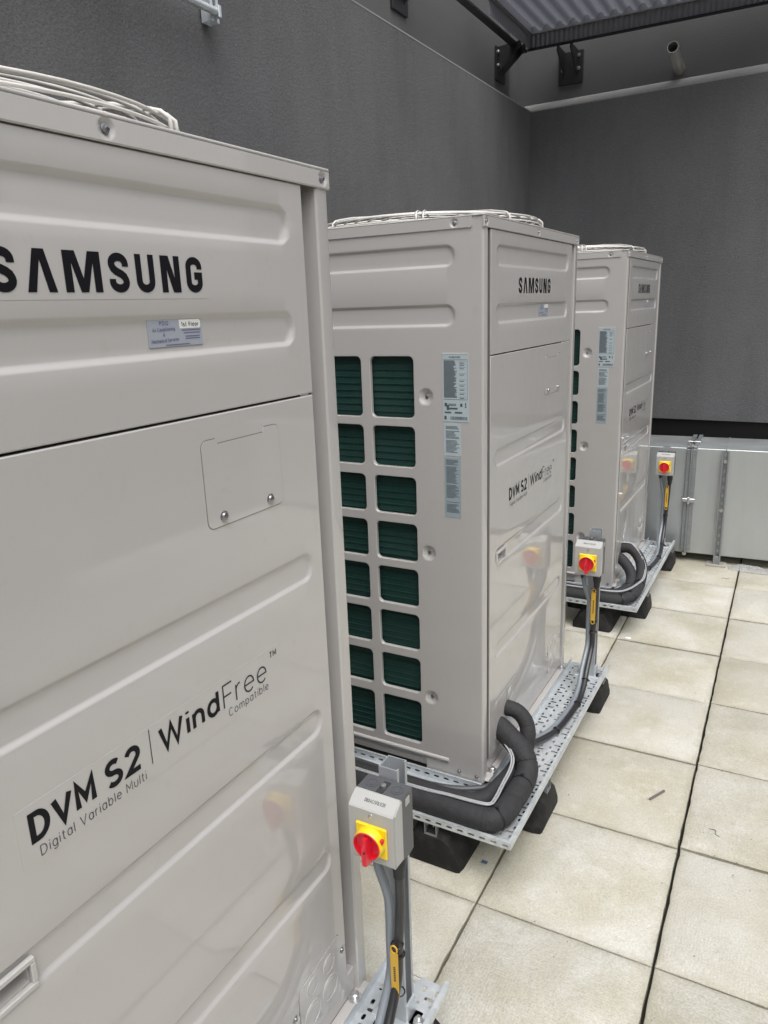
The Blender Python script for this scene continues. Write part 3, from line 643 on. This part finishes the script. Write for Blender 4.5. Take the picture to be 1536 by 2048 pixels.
    for p in ((-.118, -.110, 1.368, 1.378), (-.112, -.104, 1.358, 1.373), (-.106, -.078, 1.360, 1.365), (-.105, -.082, 1.370, 1.372), (-.105, -.082, 1.374, 1.376), (-.070, -.063, 1.368, 1.377), (-.056, -.051, 1.366, 1.369), (-.055, -.052, 1.371, 1.379), (-.118, -.098, 1.349, 1.3535), (-.087, -.064, 1.349, 1.3535), (-.119, -.112, 1.331, 1.341)): mb.quad(*[sl_(u, v, 0) for u, v in ((p[0], p[2]), (p[1], p[2]), (p[1], p[3]), (p[0], p[3]))])
    u = -.100
    while u < -.050:
        a = random.choice((.0007, .0012, .0018)); mb.quad(*[sl_(x, v, 0) for x, v in ((u, 1.331), (u + a, 1.331), (u + a, 1.340), (u, 1.340))]); u += a + random.choice((.0007, .0011))
    mb.build('label_print', 'ink_label', lb)
    for (xa, xb_, za, zb_, m, nme) in ((-.1215, -.0690, 1.226, 1.3190, 'label', 'notice_label'), (-.1215, -.0690, 1.042, 1.2215, 'label2', 'notice_label')):
        nl = MB().box(xa, xb_, -.0008, .0, za, zb_).build(nme, m, sp); mb = MB(); z = zb_ - .008
        while z > za + .010:
            if random.random() < .86:
                a = random.uniform(.6, .98) * (xb_ - xa - .009); mb.quad(*[sl_(p, q, 0) for p, q in ((xa + .006, z), (xa + .006 + a, z), (xa + .006 + a, z + .0014), (xa + .006, z + .0014))])
            z -= .0034
        mb.build('label_print', 'ink_label', nl)
    return r
def service_sticker(u, text, label):
    r = empty('service_sticker', tow(u, (0.0, .537, 1.602)), TH); tag(r, label, 'sticker', 'service stickers on the units'); o = (0, .537, 1.602)
    x0 = -.0040
    MB().box(x0 - .0010, x0, .486, .586, 1.603, 1.6375).build('backing', 'sticker', r, off=o)
    pl = lambda u, v, d: (x0 + .0003 - d, u, v)
    mb = MB()
    write(mb, 'PDQ', .507, 1.6305, .0055, pl, .17, .2); write(mb, 'Air Conditioning', .494, 1.6222, .0052, pl, .15, .22, fit=.040, slope=.03); write(mb, '&', .512, 1.6163, .0045, pl, .17)
    write(mb, 'Mechanical Services', .491, 1.6078, .0052, pl, .15, .22, fit=.049, slope=.04)
    for a, b, z in ((.547, .583, 1.6225), (.550, .582, 1.6190), (.553, .581, 1.6145), (.553, .581, 1.6115), (.515, .560, 1.6045)): mb.quad(pl(a, z, 0), pl(b, z, 0), pl(b, z + .0013, 0), pl(a, z + .0013, 0))
    mb.build('print', 'ink_blue', r, off=o)
    MB().prism([(.543, 1.6255), (.581, 1.6255), (.5835, 1.628), (.5835, 1.6345), (.581, 1.637), (.543, 1.637)], 0, x0, x0 + .0005).build('floor_label', 'white', r, off=o)
    if text:
        mb = MB(); pl2 = lambda u, v, d: (x0 + .0009 - d, u, v)
        write(mb, text, .5465, 1.6280, .0060, pl2, .15, .24, .6, fit=.033); mb.build('print', 'ink', r, off=o)
    return r

u1 = make_unit()
units = {1: u1, 2: copy_tree(u1), 3: copy_tree(u1)}
LAB = {1: 'nearest cream outdoor unit, its large front cut by the left edge', 2: 'middle cream outdoor unit with dark green coil windows on its near side', 3: 'farthest cream outdoor unit, smallest in view, in front of the galvanised duct'}
for k, o in units.items():
    o.location = UNIT[k]; o.rotation_euler = (0, 0, TH); tag(o, LAB[k], 'air conditioner', 'cream outdoor units standing in a row')
service_sticker(1, '1st Floor', 'blue grey service sticker with white 1st Floor label on the nearest unit')
service_sticker(2, None, 'small blue grey service sticker on the front of the middle unit')
service_sticker(3, None, 'tiny pale service sticker on the front of the farthest unit')

# ------------------------------------------------------------------ cable trays
TZ = .140
NAMES = {1: 'nearest', 2: 'middle', 3: 'farthest'}
def make_tray(u, side_len, label):
    r = empty('cable_tray', tow(u, (.09, .4, TZ)), TH); tag(r, label, 'cable tray', 'galvanised perforated cable trays'); o = (.09, .4, TZ)
    x0, x1, y0, y1 = .008, .170, (-.217 if side_len else .02), 1.000
    pl = lambda a, b, d: (a, b, TZ + .002 - d)
    mb = MB(); y = y0; k = 0
    mb.quad(pl(x0, y0, 0), pl(x0 + .006, y0, 0), pl(x0 + .006, y1, 0), pl(x0, y1, 0)); mb.quad(pl(x1 - .006, y0, 0), pl(x1, y0, 0), pl(x1, y1, 0), pl(x1 - .006, y1, 0))
    xa, xb_ = x0 + .006, x1 - .006
    while y < y1 - .001:
        h = .0235 if k % 2 == 0 else .0175; h = min(h, y1 - y)
        if h < .012: mb.quad(pl(xa, y, 0), pl(xb_, y, 0), pl(xb_, y1, 0), pl(xa, y1, 0)); break
        nc = 5 if k % 2 == 0 else 3; wd = (xb_ - xa) / nc
        for i in range(nc):
            a, b = xa + i * wd, xa + (i + 1) * wd; cx, cy = (a + b) / 2, y + h / 2
            if k % 2 == 0: hw, hh = .0043, .0078
            else: hw, hh = .0125, .0042
            if k % 2 and i == (k // 2) % 3 : mb.quad(pl(a, y, 0), pl(b, y, 0), pl(b, y + h, 0), pl(a, y + h, 0)); continue
            hole_cell(mb, a, b, y, y + h, (cx - hw, cx + hw, cy - hh, cy + hh), .0041, pl, 2, ((0, 0), (0, .0018)))
        y += h; k += 1
    mb.build('deck', 'galv', r, smooth=20, off=o)
    fl = .022
    MB().box(x1 - .002, x1, y0, y1, TZ, TZ + fl, .0006).build('flange', 'galv', r, off=o)
    MB().box(x1 - .010, x1 - .0021, y0, y1, TZ + fl - .0022, TZ + fl).build('flange_lip', 'galv', r, off=o)
    MB().box(x0, x0 + .002, (-.012 if side_len else y0), y1, TZ + .0022, TZ + fl, .0006).build('flange', 'galv', r, off=o)
    if side_len:
        # side run between this unit and the one before it
        sx0, sx1, sy0, sy1 = -side_len, x0, -.217, -.014
        pl2 = lambda a, b, d: (b, a, TZ + .002 - d); mb = MB(); x = sx0; k = 0
        while x < sx1 - .001:
            h = .030 if k % 2 == 0 else .024; h = min(h, sx1 - x)
            if h < .014: mb.quad(pl2(sy0, x, 0), pl2(sy1, x, 0), pl2(sy1, sx1, 0), pl2(sy0, sx1, 0)); break
            nc = 5; wd = (sy1 - sy0) / nc
            for i in range(nc):
                a, b = sy0 + i * wd, sy0 + (i + 1) * wd; cx, cy = (a + b) / 2, x + h / 2
                hw, hh = (.0045, .0100) if (i + k) % 2 == 0 else (.0043, .0062)
                hole_cell(mb, a, b, x, x + h, (cx - hw, cx + hw, cy - hh, cy + hh), .0033, pl2, 2, ((0, 0), (0, .0018)))
            x += h; k += 1
        mb.build('deck', 'galv', r, smooth=20, off=o)
        def flange(y, a, b, zt, out):
            # slotted upstand facing the camera
            pf = lambda p, q, d: (p, y + d, q); mb = MB(); n = int((b - a) / .034); wd = (b - a) / n
            for i in range(n): hole_cell(mb, a + i * wd, a + (i + 1) * wd, TZ, zt, (a + (i + .5) * wd - .0095, a + (i + .5) * wd + .0095, (TZ + zt) / 2 - .0036, (TZ + zt) / 2 + .0036), .0034, pf, 3, ((0, 0), (0, .0018)))
            f = mb.build('flange', 'galv', r, off=o)
            MB().box(a, b, y + .0001, y + out, zt, zt + .0020, .0004).build('flange_lip', 'galv', r, off=o)
        flange(-.218, sx0, x1, TZ + fl, .010); flange(-.0135, sx0, -.002, TZ + .030, .007)
    return r
make_tray(1, 0, 'galvanised cable tray end in front of the nearest unit, bottom edge')
make_tray(2, .98, 'galvanised perforated cable tray wrapped round the middle unit')
make_tray(3, .98, 'galvanised perforated cable tray wrapped round the farthest unit')

# ------------------------------------------------------------------ rubber feet
def foot_mesh(L_, wb_=.20, wt=.105, h=.118):
    # trapezoid block along x with sloping ends, rounded a little; local origin under its right-hand end
    mb = MB(); rows = []
    def sect(x, wb2, h2, lift=0):
        pts = [(-wb2 / 2, 0), (-wb2 / 2, .022)] + [(-wb2 / 2 + (wb2 - wt) / 2 * .92, h2 - .010), (-wt / 2 * min(1, wb2 / wb_) + .012, h2), (wt / 2 * min(1, wb2 / wb_) - .012, h2), (wb2 / 2 - (wb2 - wt) / 2 * .92, h2 - .010), (wb2 / 2, .022), (wb2 / 2, 0)]
        return [(x, y, z + lift) for y, z in pts]
    for x, ws, hs_ in ((0, .86, .60), (-.004, .95, .80), (-.028, 1.0, .97), (-.045, 1.0, 1.0), (-L_ + .045, 1.0, 1.0), (-L_ + .028, 1.0, .97), (-L_ + .004, .95, .80), (-L_, .86, .60)): rows.append(sect(x, wb_ * ws, h * hs_))
    n = 8
    for rw in rows: mb.v += rw
    for i in range(len(rows) - 1):
        for k in range(n): mb.f.append((i * n + k, i * n + (k + 1) % n, (i + 1) * n + (k + 1) % n, (i + 1) * n + k))
    mb.f.append(tuple(range(n))); mb.f.append(tuple((len(rows) - 1) * n + k for k in range(n))); return mb
FM = None
def foot(u, p, rz, label, L_=.42):
    r = empty('rubber_foot', tow(u, p), TH + rz); tag(r, label, 'rubber foot', 'black rubber support feet')
    global FM
    if FM is None:
        b = foot_mesh(L_).build('block', 'rubber', r, smooth=28); cm = MB()
        cm.prism([(-.0205, .098), (.0205, .098), (.0205, .1395), (.009, .1395), (.009, .132), (.012, .132), (.012, .1365), (.0175, .1365), (.0175, .101), (-.0175, .101), (-.0175, .1365), (-.012, .1365), (-.012, .132), (-.009, .132), (-.009, .1395), (-.0205, .1395)], 0, -L_ + .006, -.006)
        c = cm.build('strut_channel', 'strut', r); FM = (b.data, c.data)
    else: link('block', FM[0], r); link('strut_channel', FM[1], r)
    return r
foot(1, (.172, .90, 0), 0, 'black rubber foot under the tray end of the nearest unit')
foot(2, (.176, .15, 0), 0, 'black rubber foot under the near front corner of the middle unit')
foot(2, (.168, .955, 0), 0, 'black rubber foot under the far front corner of the middle unit')
foot(2, (-.085, -.222, 0), -math.pi / 2, 'large black rubber foot facing forward behind the nearest isolator box')
foot(3, (.172, .14, 0), 0, 'black rubber foot under the near front corner of the farthest unit')
foot(3, (.178, .945, 0), 0, 'black rubber foot under the far front corner of the farthest unit, beside duct')
foot(3, (-.055, -.205, 0), -math.pi / 2, 'dark faceted rubber foot facing forward behind the middle isolator post')

# ------------------------------------------------------------------ isolator posts, boxes and cables
def post(u, x, y, zt, label):
    b0 = (x, y, TZ + .002); r = empty('strut_post', tow(u, b0), TH); tag(r, label, 'strut post', 'galvanised strut posts holding isolators')
    a = .0205; t = .0025; lp = .008
    P = [(-a, -a), (a, -a), (a, -a + lp), (a - t, -a + lp), (a - t, -a + t), (-a + t, -a + t), (-a + t, a - t), (a - t, a - t), (a - t, a - lp), (a, a - lp), (a, a), (-a, a)]
    MB().prism(P, 2, .004, zt - TZ).build('channel', 'post', r)
    MB().box(-.058, .062, -.034, .034, 0, .006, .001).build('base_plate', 'galv', r)
    for sx in (-.042, .045): MB().lathe((sx, -.006, .006), (0, 0, 1), [(.013, 0), (.013, .0025), (.009, .0025), (.009, .010), (.004, .010), (.004, .018)], 6).build('bolt', 'bolt', r)
    MB().prism([(.0206, .0), (.045, .0), (.045, .006), (.0265, .006), (.0265, .05), (.0206, .05)], 1, -.018, .018).build('angle_cleat', 'galv', r)
    return r
def isolator(u, x0, yf, z0, label, seed):
    # box front at local y = yf, left at x0, bottom z0
    b0 = (x0 + .05, yf + .08, z0); r = empty('isolator_switch', tow(u, b0), TH); tag(r, label, 'isolator switch', 'grey isolator boxes with red rotary handles')
    o = (.05, .08, 0); w_, h = .100, .128
    rear = [(.036, -.002), (.060, -.008), (.079, -.004), (.079, .134), (.030, .134), (.030, .004)]
    MB().prism([(y, z) for y, z in rear], 0, .002, w_ - .002).build('rear_half', 'grey_dark', r, off=o)
    lid = [(0, .006), (.004, 0), (.0345, .0), (.0345, .1335), (.030, .1345), (.003, .1175), (0, .1145)]
    mb = MB(); mb.prism([(y, z) for y, z in lid], 0, .002, w_ - .002); mb.prism([(.005, .004), (.0335, .002), (.0335, .131), (.029, .132), (.005, .116)], 0, 0, w_); lb = mb.build('cover', 'grey_abs', r, off=o)
    # knock-outs and fixing screw on top
    for cx in (.024, .078): MB().lathe((cx, .055, .134), (0, 0, 1), [(.0125, 0), (.0125, .0012), (.011, .0012), (.011, .0004), (.007, .0004), (.007, .0014)], 18).build('knock_out', 'grey_dark', r, off=o, smooth=30)
    MB().box(.043, .058, .034, .070, .1342, .1350).build('screw_slot', 'dark', r, off=o)
    MB().lathe((.0505, .052, .1345), (0, 0, 1), [(.0055, 0), (.0055, .006), (.003, .0066)], 12).build('screw', 'bolt', r, off=o, smooth=30)
    MB().lathe((.050, .0, .104), (0, -1, 0), [(.0058, -.001), (.0052, .0006), (.003, .0010), (.0025, -.0005)], 14).build('screw', 'bolt', r, off=o, smooth=30)
    MB().lathe((.052, .0, .009), (0, -1, 0), [(.0058, -.001), (.0052, .0006), (.003, .0010), (.0025, -.0005)], 14).build('screw', 'screw', r, off=o, smooth=30)
    # yellow plate and collar, red knob
    cx, cz_ = .052, .055
    pl = MB().box(cx - .0335, cx + .0335, -.006, .0005, cz_ - .0335, cz_ + .0335, .0025).build('yellow_plate', 'yellow', r, off=o)
    MB().lathe((cx, -.006, cz_), (0, -1, 0), [(.0315, 0), (.0305, .013), (.0285, .0165), (.0278, .0165), (.0272, .001)], 32).build('collar', 'yellow', pl, off=o, smooth=40)
    kb = MB().lathe((cx, -.006, cz_), (0, -1, 0), [(.0286, .006), (.0286, .0172), (.0275, .0182), (.0262, .0182), (.0245, .0105), (.010, .0095)], 32).build('red_knob', 'red', r, off=o, smooth=35)
    P = [(-.0065, .021), (.0065, .021), (.0090, .0), (.0090, -.020), (.0062, -.0385), (-.0062, -.0385), (-.0090, -.020), (-.0090, .0)]
    mb = MB(); mb.add([(cx + a, -.006 - .0095, cz_ + b) for a, b in P] + [(cx + a * .62, -.006 - .0235 - (.004 if b < .01 else 0), cz_ + b * .95) for a, b in P], [tuple(range(8)), tuple(range(8, 16))] + [(i, (i + 1) % 8, 8 + (i + 1) % 8, 8 + i) for i in range(8)])
    mb.build('handle', 'red', kb, off=o)
    MB().lathe((cx, -.0325, cz_ - .008), (0, -1, 0), [(.0022, 0), (.0022, .0012)], 10).build('locking_hole', 'dark', kb, off=o)
    MB().box(cx + .026, cx + .0315, -.0175, -.010, cz_ + .010, cz_ + .018).build('padlock_slot', 'red', pl, off=o)
    # print on the bevel and rating plate at the side
    d = v3((0, .027, .017)).normalized()
    bev = lambda p, q, dd: tuple(v3((p, .003, .1175)) + d * q + v3((0, -.53, .85)).normalized() * (.0005 - dd))
    mb = MB(); write(mb, 'DBXAC/1/1L1/20', .030, .011, .0072, bev, .14, .26, fit=.044); mb.build('print', 'ink_thin', r, off=o)
    MB().box(w_ - .002, w_ - .0012, .050, .066, .108, .124).build('rating_plate', 'grey_abs', r, off=o)
    # glands
    return r
def hose(u, name, pts, rad, m, label, cat, group, ties=(), gland=None, tagpos=None, k=8):
    P = catmull(pts, k); b0 = P[-1]; r = empty(name, tow(u, b0), TH); tag(r, label, cat, group)
    MB().tube(P, rad, 12).build('sheath', m, r, smooth=40, off=b0)
    if gland:
        g0 = v3(pts[0]); MB().lathe(g0 + v3((0, 0, .008)), (0, 0, -1), gland, 14).build('gland', 'black', r, smooth=35, off=b0)
    for f_, rr in ties:
        i = int(f_ * (len(P) - 1)); t = (P[min(i + 1, len(P) - 1)] - P[i - 1]).normalized()
        mb = MB().tube(ring_path(P[i], t, rr, 16), .0022, 5, closed=True); q = P[i] + t.orthogonal().normalized() * rr; mb.box(q.x - .004, q.x + .004, q.y - .004, q.y + .004, q.z - .003, q.z + .003); mb.build('cable_tie', 'black', r, off=b0, smooth=40)
    if tagpos:
        x, y, za, zb = tagpos; t_ = .0088
        mb = MB(); mb.box(x - t_, x + t_, y - .0015, y, za + .016, zb - .016)
        def eye(c, s):
            ring = [(x + t_ * a, y - .0008, c + b * .009) for a, b in arc(0, 0, .82, 1, 0, 360, 12)[:-1]]; mb.tube(ring, .0019, 5, closed=True)
        eye(za + .008, 1); eye(zb - .008, 1); tg = mb.build('name_tag', 'tag', r, off=b0)
        mb = MB(); q = za + .045
        while q < zb - .05: mb.box(x - .002, x + .0025, y - .0019, y - .0016, q, q + .003); q += .0048
        mb.build('print', 'ink_grey', tg, off=b0)
        for z in (za + .006, zb - .006): MB().tube(ring_path((x + .001, y + .012, z), (0, 0, 1), .0125, 14), .0018, 5, closed=True).build('cable_tie', 'black', r, off=b0, smooth=40)
    return r
PX = {1: (.100, .897), 2: (.110, .915), 3: (.095, .905)}
BX = {1: (.056, .795), 2: (.058, .800), 3: (.056, .800)}
for u in (1, 2, 3):
    px, py = PX[u]; bx, by = BX[u]; q = NAMES[u]
    post(u, px, py, .772, 'galvanised strut post carrying the isolator of the %s unit' % q)
    isolator(u, bx, by, .618, {1: 'large nearest grey isolator box with yellow plate and red handle', 2: 'grey isolator box with red handle beside the middle unit', 3: 'small grey isolator box with red handle in front of the duct'}[u], u)
    gx_ = bx + .024; g2 = bx + .078; gy_ = by + .052
    end = [(.117, .735, .185), (.119, .66, .158), (.114, .54, .154), (.100, .42, .155), (.070, .325, .162), (.040, .26, .170)]
    hose(u, 'flexible_conduit', [(gx_, gy_, .612), (gx_ + .006, gy_ + .002, .56), (gx_ + .022, py - .040, .48), (gx_ + .022, py - .040, .38), (gx_ + .024, py - .050, .30)] + [(x - .006, y, z) for x, y, z in [(.112, .790, .225)] + end], .0095, 'conduit',
         'grey flexible conduit dropping from the isolator of the %s unit' % q, 'conduit', 'grey flexible conduits', gland=[(.013, 0), (.013, .018), (.010, .020), (.010, .030)])
    hose(u, 'power_cable', [(g2, gy_, .612), (g2, gy_, .57), (g2 - .004, py - .042, .49), (g2 - .010, py - .044, .38), (g2 - .012, py - .050, .30)] + [(x + .013, y, z + .001) for x, y, z in [(.112, .795, .225)] + end], .0100, 'cable',
         'black power cable with amber tag below the isolator of the %s unit' % q, 'cable', 'black power cables', ties=((.30, .0125), (.52, .0125), (.66, .0125), (.82, .0125)), gland=[(.016, 0), (.016, .030), (.012, .048), (.0115, .062)], tagpos=(g2 - .010, py - .064, .262 if u == 1 else .400, .395 if u == 1 else .548))

# ------------------------------------------------------------------ insulated pipes
def pipe(u, pts, rad, label, ties=(), seams=()):
    P = catmull(pts, 16); b0 = P[len(P) // 2]; r = empty('insulated_pipe', tow(u, b0), TH); tag(r, label, 'pipe', 'black insulated refrigerant pipes')
    n = len(P); rr = []
    for i in range(n):
        cv = 0.0
        if 0 < i < n - 1: a_, b_ = P[i] - P[i - 1], P[i + 1] - P[i]; cv = a_.angle(b_, 0.0) / max(1e-4, a_.length)
        k = rad * (1 + .008 * math.sin(i * .43) + .006 * math.sin(i * 1.1 + 1) - min(.028, cv * .0022) * (.5 + .5 * math.sin(i * 1.9))); f_ = i / (n - 1)
        for s in seams:
            if abs(f_ - s) < .7 / n: k *= .93
        for s, _ in ties:
            if abs(f_ - s) < .7 / n: k *= .90
        rr.append(k)
    MB().tube(P, rr, 20).build('foam_sleeve', 'foam', r, smooth=60, off=b0)
    for f_, e in ties:
        i = int(f_ * (n - 1)); t = (P[min(i + 1, n - 1)] - P[i - 1]).normalized()
        mb = MB().tube(ring_path(P[i], t, rad * .93 + e, 20), .0026, 5, closed=True); q = P[i] + v3((0, 0, 1)) * (rad * .95); mb.box(q.x - .005, q.x + .005, q.y - .004, q.y + .004, q.z - .002, q.z + .006)
        mb.build('cable_tie', 'black', r, smooth=40, off=b0)
    return r
pipe(2, [(-.03, .150, .300), (.005, .145, .288), (.055, .128, .262), (.096, .112, .232), (.116, .085, .204), (.120, .040, .186), (.117, -.050, .181), (.112, -.125, .181), (.096, -.165, .181), (.055, -.176, .181), (-.03, -.176, .181), (-.30, -.174, .181), (-.70, -.174, .181), (-1.15, -.172, .181)], .036,
     'thick black insulated pipe curling round the corner of the middle unit', ties=((.40, .001), (.59, .001)), seams=(.27, .47))
pipe(2, [(-.03, .205, .335), (.0, .208, .332), (.036, .215, .322), (.066, .212, .294), (.080, .196, .255), (.078, .165, .205), (.066, .10, .176), (.050, .0, .171), (.030, -.075, .170), (-.02, -.105, .169), (-.12, -.110, .169), (-.40, -.110, .169), (-1.15, -.110, .169)], .0265,
     'slimmer black insulated pipe arching out of the service plate of the middle unit')
pipe(3, [(-.03, .150, .300), (.005, .145, .290), (.045, .125, .262), (.075, .100, .225), (.085, .060, .190), (.078, .0, .174), (.055, -.07, .172), (.010, -.105, .172), (-.06, -.112, .172), (-.4, -.112, .172), (-1.15, -.112, .172)], .0285,
     'inner black insulated pipe bending down onto the tray of the farthest unit', ties=((.5, .001),))
pipe(3, [(-.03, .190, .330), (.0, .195, .333), (.045, .195, .335), (.090, .180, .305), (.118, .150, .258), (.128, .09, .205), (.127, .0, .177), (.118, -.09, .174), (.095, -.150, .174), (.045, -.180, .174), (-.05, -.185, .174), (-.4, -.185, .174), (-1.15, -.183, .174)], .029,
     'outer black insulated pipe arching onto the tray of the farthest unit', ties=((.46, .001), (.60, .001), (.70, .001)))
def cable(u, pts, rad, m, label, twin=False, group='cables on the trays'):
    P = catmull(pts, 8); b0 = P[len(P) // 2]; r = empty('control_cable', tow(u, b0), TH); tag(r, label, 'cable', group)
    for s in ((-1, 1) if twin else (0,)):
        Q = []
        for i, p in enumerate(P):
            t = (P[min(i + 1, len(P) - 1)] - P[max(i - 1, 0)]).normalized(); n_ = t.cross(v3((0, 0, 1)))
            Q.append(p + (n_.normalized() if n_.length > 1e-4 else v3((1, 0, 0))) * s * rad * 1.1)
        MB().tube(Q, rad, 8).build('sheath', m, r, smooth=True, off=b0)
    return r
cable(2, [(-1.1, -.050, .157), (-.5, -.054, .156), (-.22, -.070, .160), (-.11, -.066, .163), (-.035, -.040, .163), (.020, .006, .162), (.040, .07, .162), (.055, .16, .160), (.07, .27, .158)], .0105, 'cable_grey', 'dark grey cable sweeping round the corner of the middle unit')
cable(2, [(-.02, .128, .278), (.006, .120, .272), (.040, .100, .262), (.072, .068, .246), (.080, .030, .228), (.079, -.04, .214), (.083, -.110, .214), (.078, -.150, .219), (.03, -.162, .221), (-.05, -.165, .220), (-.16, -.172, .219), (-.5, -.172, .219), (-1.1, -.17, .219)], .0031, 'cable_white', 'pale twin control cable lying on the thick pipe of the middle unit', True)
cable(3, [(-1.1, -.060, .157), (-.5, -.062, .155), (-.12, -.062, .156), (-.02, -.045, .158), (.03, .0, .160), (.055, .07, .160), (.085, .2, .158), (.09, .27, .158)], .010, 'cable_grey', 'dark grey cable sweeping across the tray of the farthest unit')
cable(3, [(-.02, .185, .362), (.02, .192, .367), (.060, .188, .362), (.108, .165, .318), (.140, .130, .262), (.146, .07, .222), (.128, .0, .209), (.104, -.08, .207), (.07, -.130, .206), (.01, -.150, .206), (-.08, -.152, .206), (-.4, -.152, .205), (-1.1, -.15, .205)], .0031, 'cable_white', 'pale twin control cable along the outer pipe of the farthest unit', True)

# ------------------------------------------------------------------ galvanised duct
DA = math.atan(.03)
du = empty('ventilation_duct', (-.03, 3.285, 0), DA); tag(du, 'long galvanised sheet metal duct on the floor along the end wall', 'duct')
dz0, dz1, dd = .055, .737, .44
MB().box(-1.30, -.305, .0, dd, dz0, dz1, .003).build('duct_section', 'duct', du)
MB().box(-.295, 3.0, .0, dd, dz0, dz1, .003).build('duct_section', 'duct', du)
for x in (-.327, -.292):
    fb = MB().box(x, x + .024, -.016, .002, dz0 + .02, dz1 - .005, .002); fb.box(x, x + .024, -.010, dd, dz1 - .003, dz1 + .014, .002); fb.build('joint_flange', 'strut', du)
MB().box(-.303, -.292, -.024, -.004, dz0 + .004, dz1, .001).build('joint_gasket', 'strut', du)
for x, z in ((-.315, .62), (-.280, .62), (-.315, .52), (-.280, .47), (-.315, .28), (-.280, .25), (-.315, .10), (-.280, .10), (-.315, .71), (-.280, .71)): MB().lathe((x, -.016, z), (0, -1, 0), [(.004, 0), (.004, .003)], 8).build('rivet', 'screw', du)
cl_ = MB().box(-.335, -.258, -.030, -.016, .395, .420, .003); cl_.box(-.304, -.290, -.036, -.030, .385, .430, .002); cl_.build('clamp', 'bolt', du)
cl_ = MB().box(-.335, -.258, .11, .14, dz1 + .014, dz1 + .026, .003); cl_.box(-.304, -.290, .06, .22, dz1 + .026, dz1 + .032, .002); cl_.build('clamp', 'bolt', du)
for z, y in ((dz1 + .018, -.012), (dz0 - .004, -.012)): MB().lathe((-.300, y, z), (0, -1, 0), [(.012, -.02), (.012, 0), (.007, 0), (.007, .012), (.003, .012), (.003, .03)], 8).build('corner_bolt', 'bolt', du)
MB().box(-.1065, -.1005, -.003, dd, dz1 + .0005, dz1 + .004).build('seam', 'duct', du)
# stand in front of the duct
st = empty('duct_stand', (-.134, 3.262, 0), DA); tag(st, 'perforated grey strut standing on a small plate in front of the duct', 'support stand')
mb = MB(); a = .0205
pf = lambda p, q, d: (p, .012 + d, q); n = 14; z0_, z1_ = .010, .735; wz = (z1_ - z0_) / n
for i in range(n): hole_cell(mb, -.013, .013, z0_ + i * wz, z0_ + (i + 1) * wz, (-.0062, .0062, z0_ + (i + .5) * wz - .013, z0_ + (i + .5) * wz + .013), .006, pf, 3, ((0, 0), (0, .0025)))
mb.box(-a, -.0131, -.022, .0145, z0_, z1_); mb.box(.0131, a, -.022, .0145, z0_, z1_); mb.build('perforated_strut', 'strut', st)
MB().box(-.058, .056, -.050, .046, .0, .0098, .001).build('foot_plate', 'plate', st)
MB().box(-.0200, .0200, -.015, .011, .010, .060, .001).build('shoe', 'strut', st)
for z in (.665, .355): MB().lathe((0, .012, z), (0, -1, 0), [(.012, 0), (.012, .003), (.008, .003), (.008, .010)], 6).build('bolt', 'bolt', st)
MB().lathe((.032, -.012, .010), (0, 0, 1), [(.006, 0), (.006, .006)], 8).build('bolt', 'bolt', st)

# ------------------------------------------------------------------ litter on the slabs
def crumple(name, cx, cy, rx, ry, h, m, label, cat, seed, n=9):
    random.seed(seed); mb = MB(); k = n
    for j in range(k + 1):
        for i in range(k + 1):
            a, b = i / k * 2 - 1, j / k * 2 - 1; e = 1 - max(abs(a), abs(b)) ** 2
            mb.v.append((a * rx * random.uniform(.85, 1.0), b * ry * random.uniform(.85, 1.0), .003 + max(0, e) * h * random.uniform(.35, 1.1)))
    mb.f = [(j * (k + 1) + i, j * (k + 1) + i + 1, (j + 1) * (k + 1) + i + 1, (j + 1) * (k + 1) + i) for j in range(k) for i in range(k)]
    o = mb.build(name, m, None, smooth=25); o.location = (cx, cy, 0); tag(o, label, cat); return o
crumple('plastic_sheet', .055, 3.225, .13, .045, .035, 'poly', 'crumpled clear plastic sheet on the slabs under the duct', 'plastic sheet', 4)
crumple('scrap', -.427, 1.94, .014, .010, .006, 'paper', 'small white scrap on a slab joint beside the tray', 'scrap', 6, 3)
crumple('scrap', -.515, .158, .010, .007, .005, 'blue', 'small blue scrap on the slab near the big rubber foot', 'scrap', 8, 3)
ofc = MB(); ofc.box(-.040, .040, -.004, .004, .001, .005, .001); o = ofc.build('metal_offcut', 'twig'); o.location = (-.10, .716, 0); o.rotation_euler = (0, 0, 1.08); tag(o, 'thin dark metal offcut lying on a pale slab', 'offcut')
for x, y, rz, s, lab in ((-.06, 3.02, .4, .05, 'curled dark thread on the slab near the duct'), (.095, .60, 2.2, .04, 'fine dark fibre on the slab right of the long joint')):
    P = catmull([(-s / 2, 0, .002), (-s / 6, .006, .003), (s / 5, -.004, .003), (s / 2, .010, .002)], 5)
    o = MB().tube(P, .0011, 5).build('thread', 'twig'); o.location = (x, y, 0); o.rotation_euler = (0, 0, rz); tag(o, lab, 'thread')

random.seed(21); gm = MB()
for i in range(420):
    if random.random() < .6:
        if random.random() < .5: x = random.choice((-.48, 0, .48)) + random.gauss(0, .02); y = random.uniform(-.6, 3.3)
        else: y = random.randrange(-1, 7) * S + random.gauss(0, .02); x = random.uniform(-.5, .9)
    else: x, y = random.uniform(-.55, .9), random.uniform(-.5, 3.25)
    r_ = random.choice((.0008, .0011, .0015, .002)); a = random.uniform(0, 6.28)
    gm.add([(x + r_ * random.uniform(.7, 1.6) * math.cos(a + k * 1.57), y + r_ * math.sin(a + k * 1.57), .0005) for k in range(4)] + [(x, y, .001 + r_ * .8)], [(0, 1, 4), (1, 2, 4), (2, 3, 4), (3, 0, 4)])
go = gm.build('grit', 'twig'); tag(go, 'scattered dark grit on the slabs and along the joints', 'grit', kind='stuff')
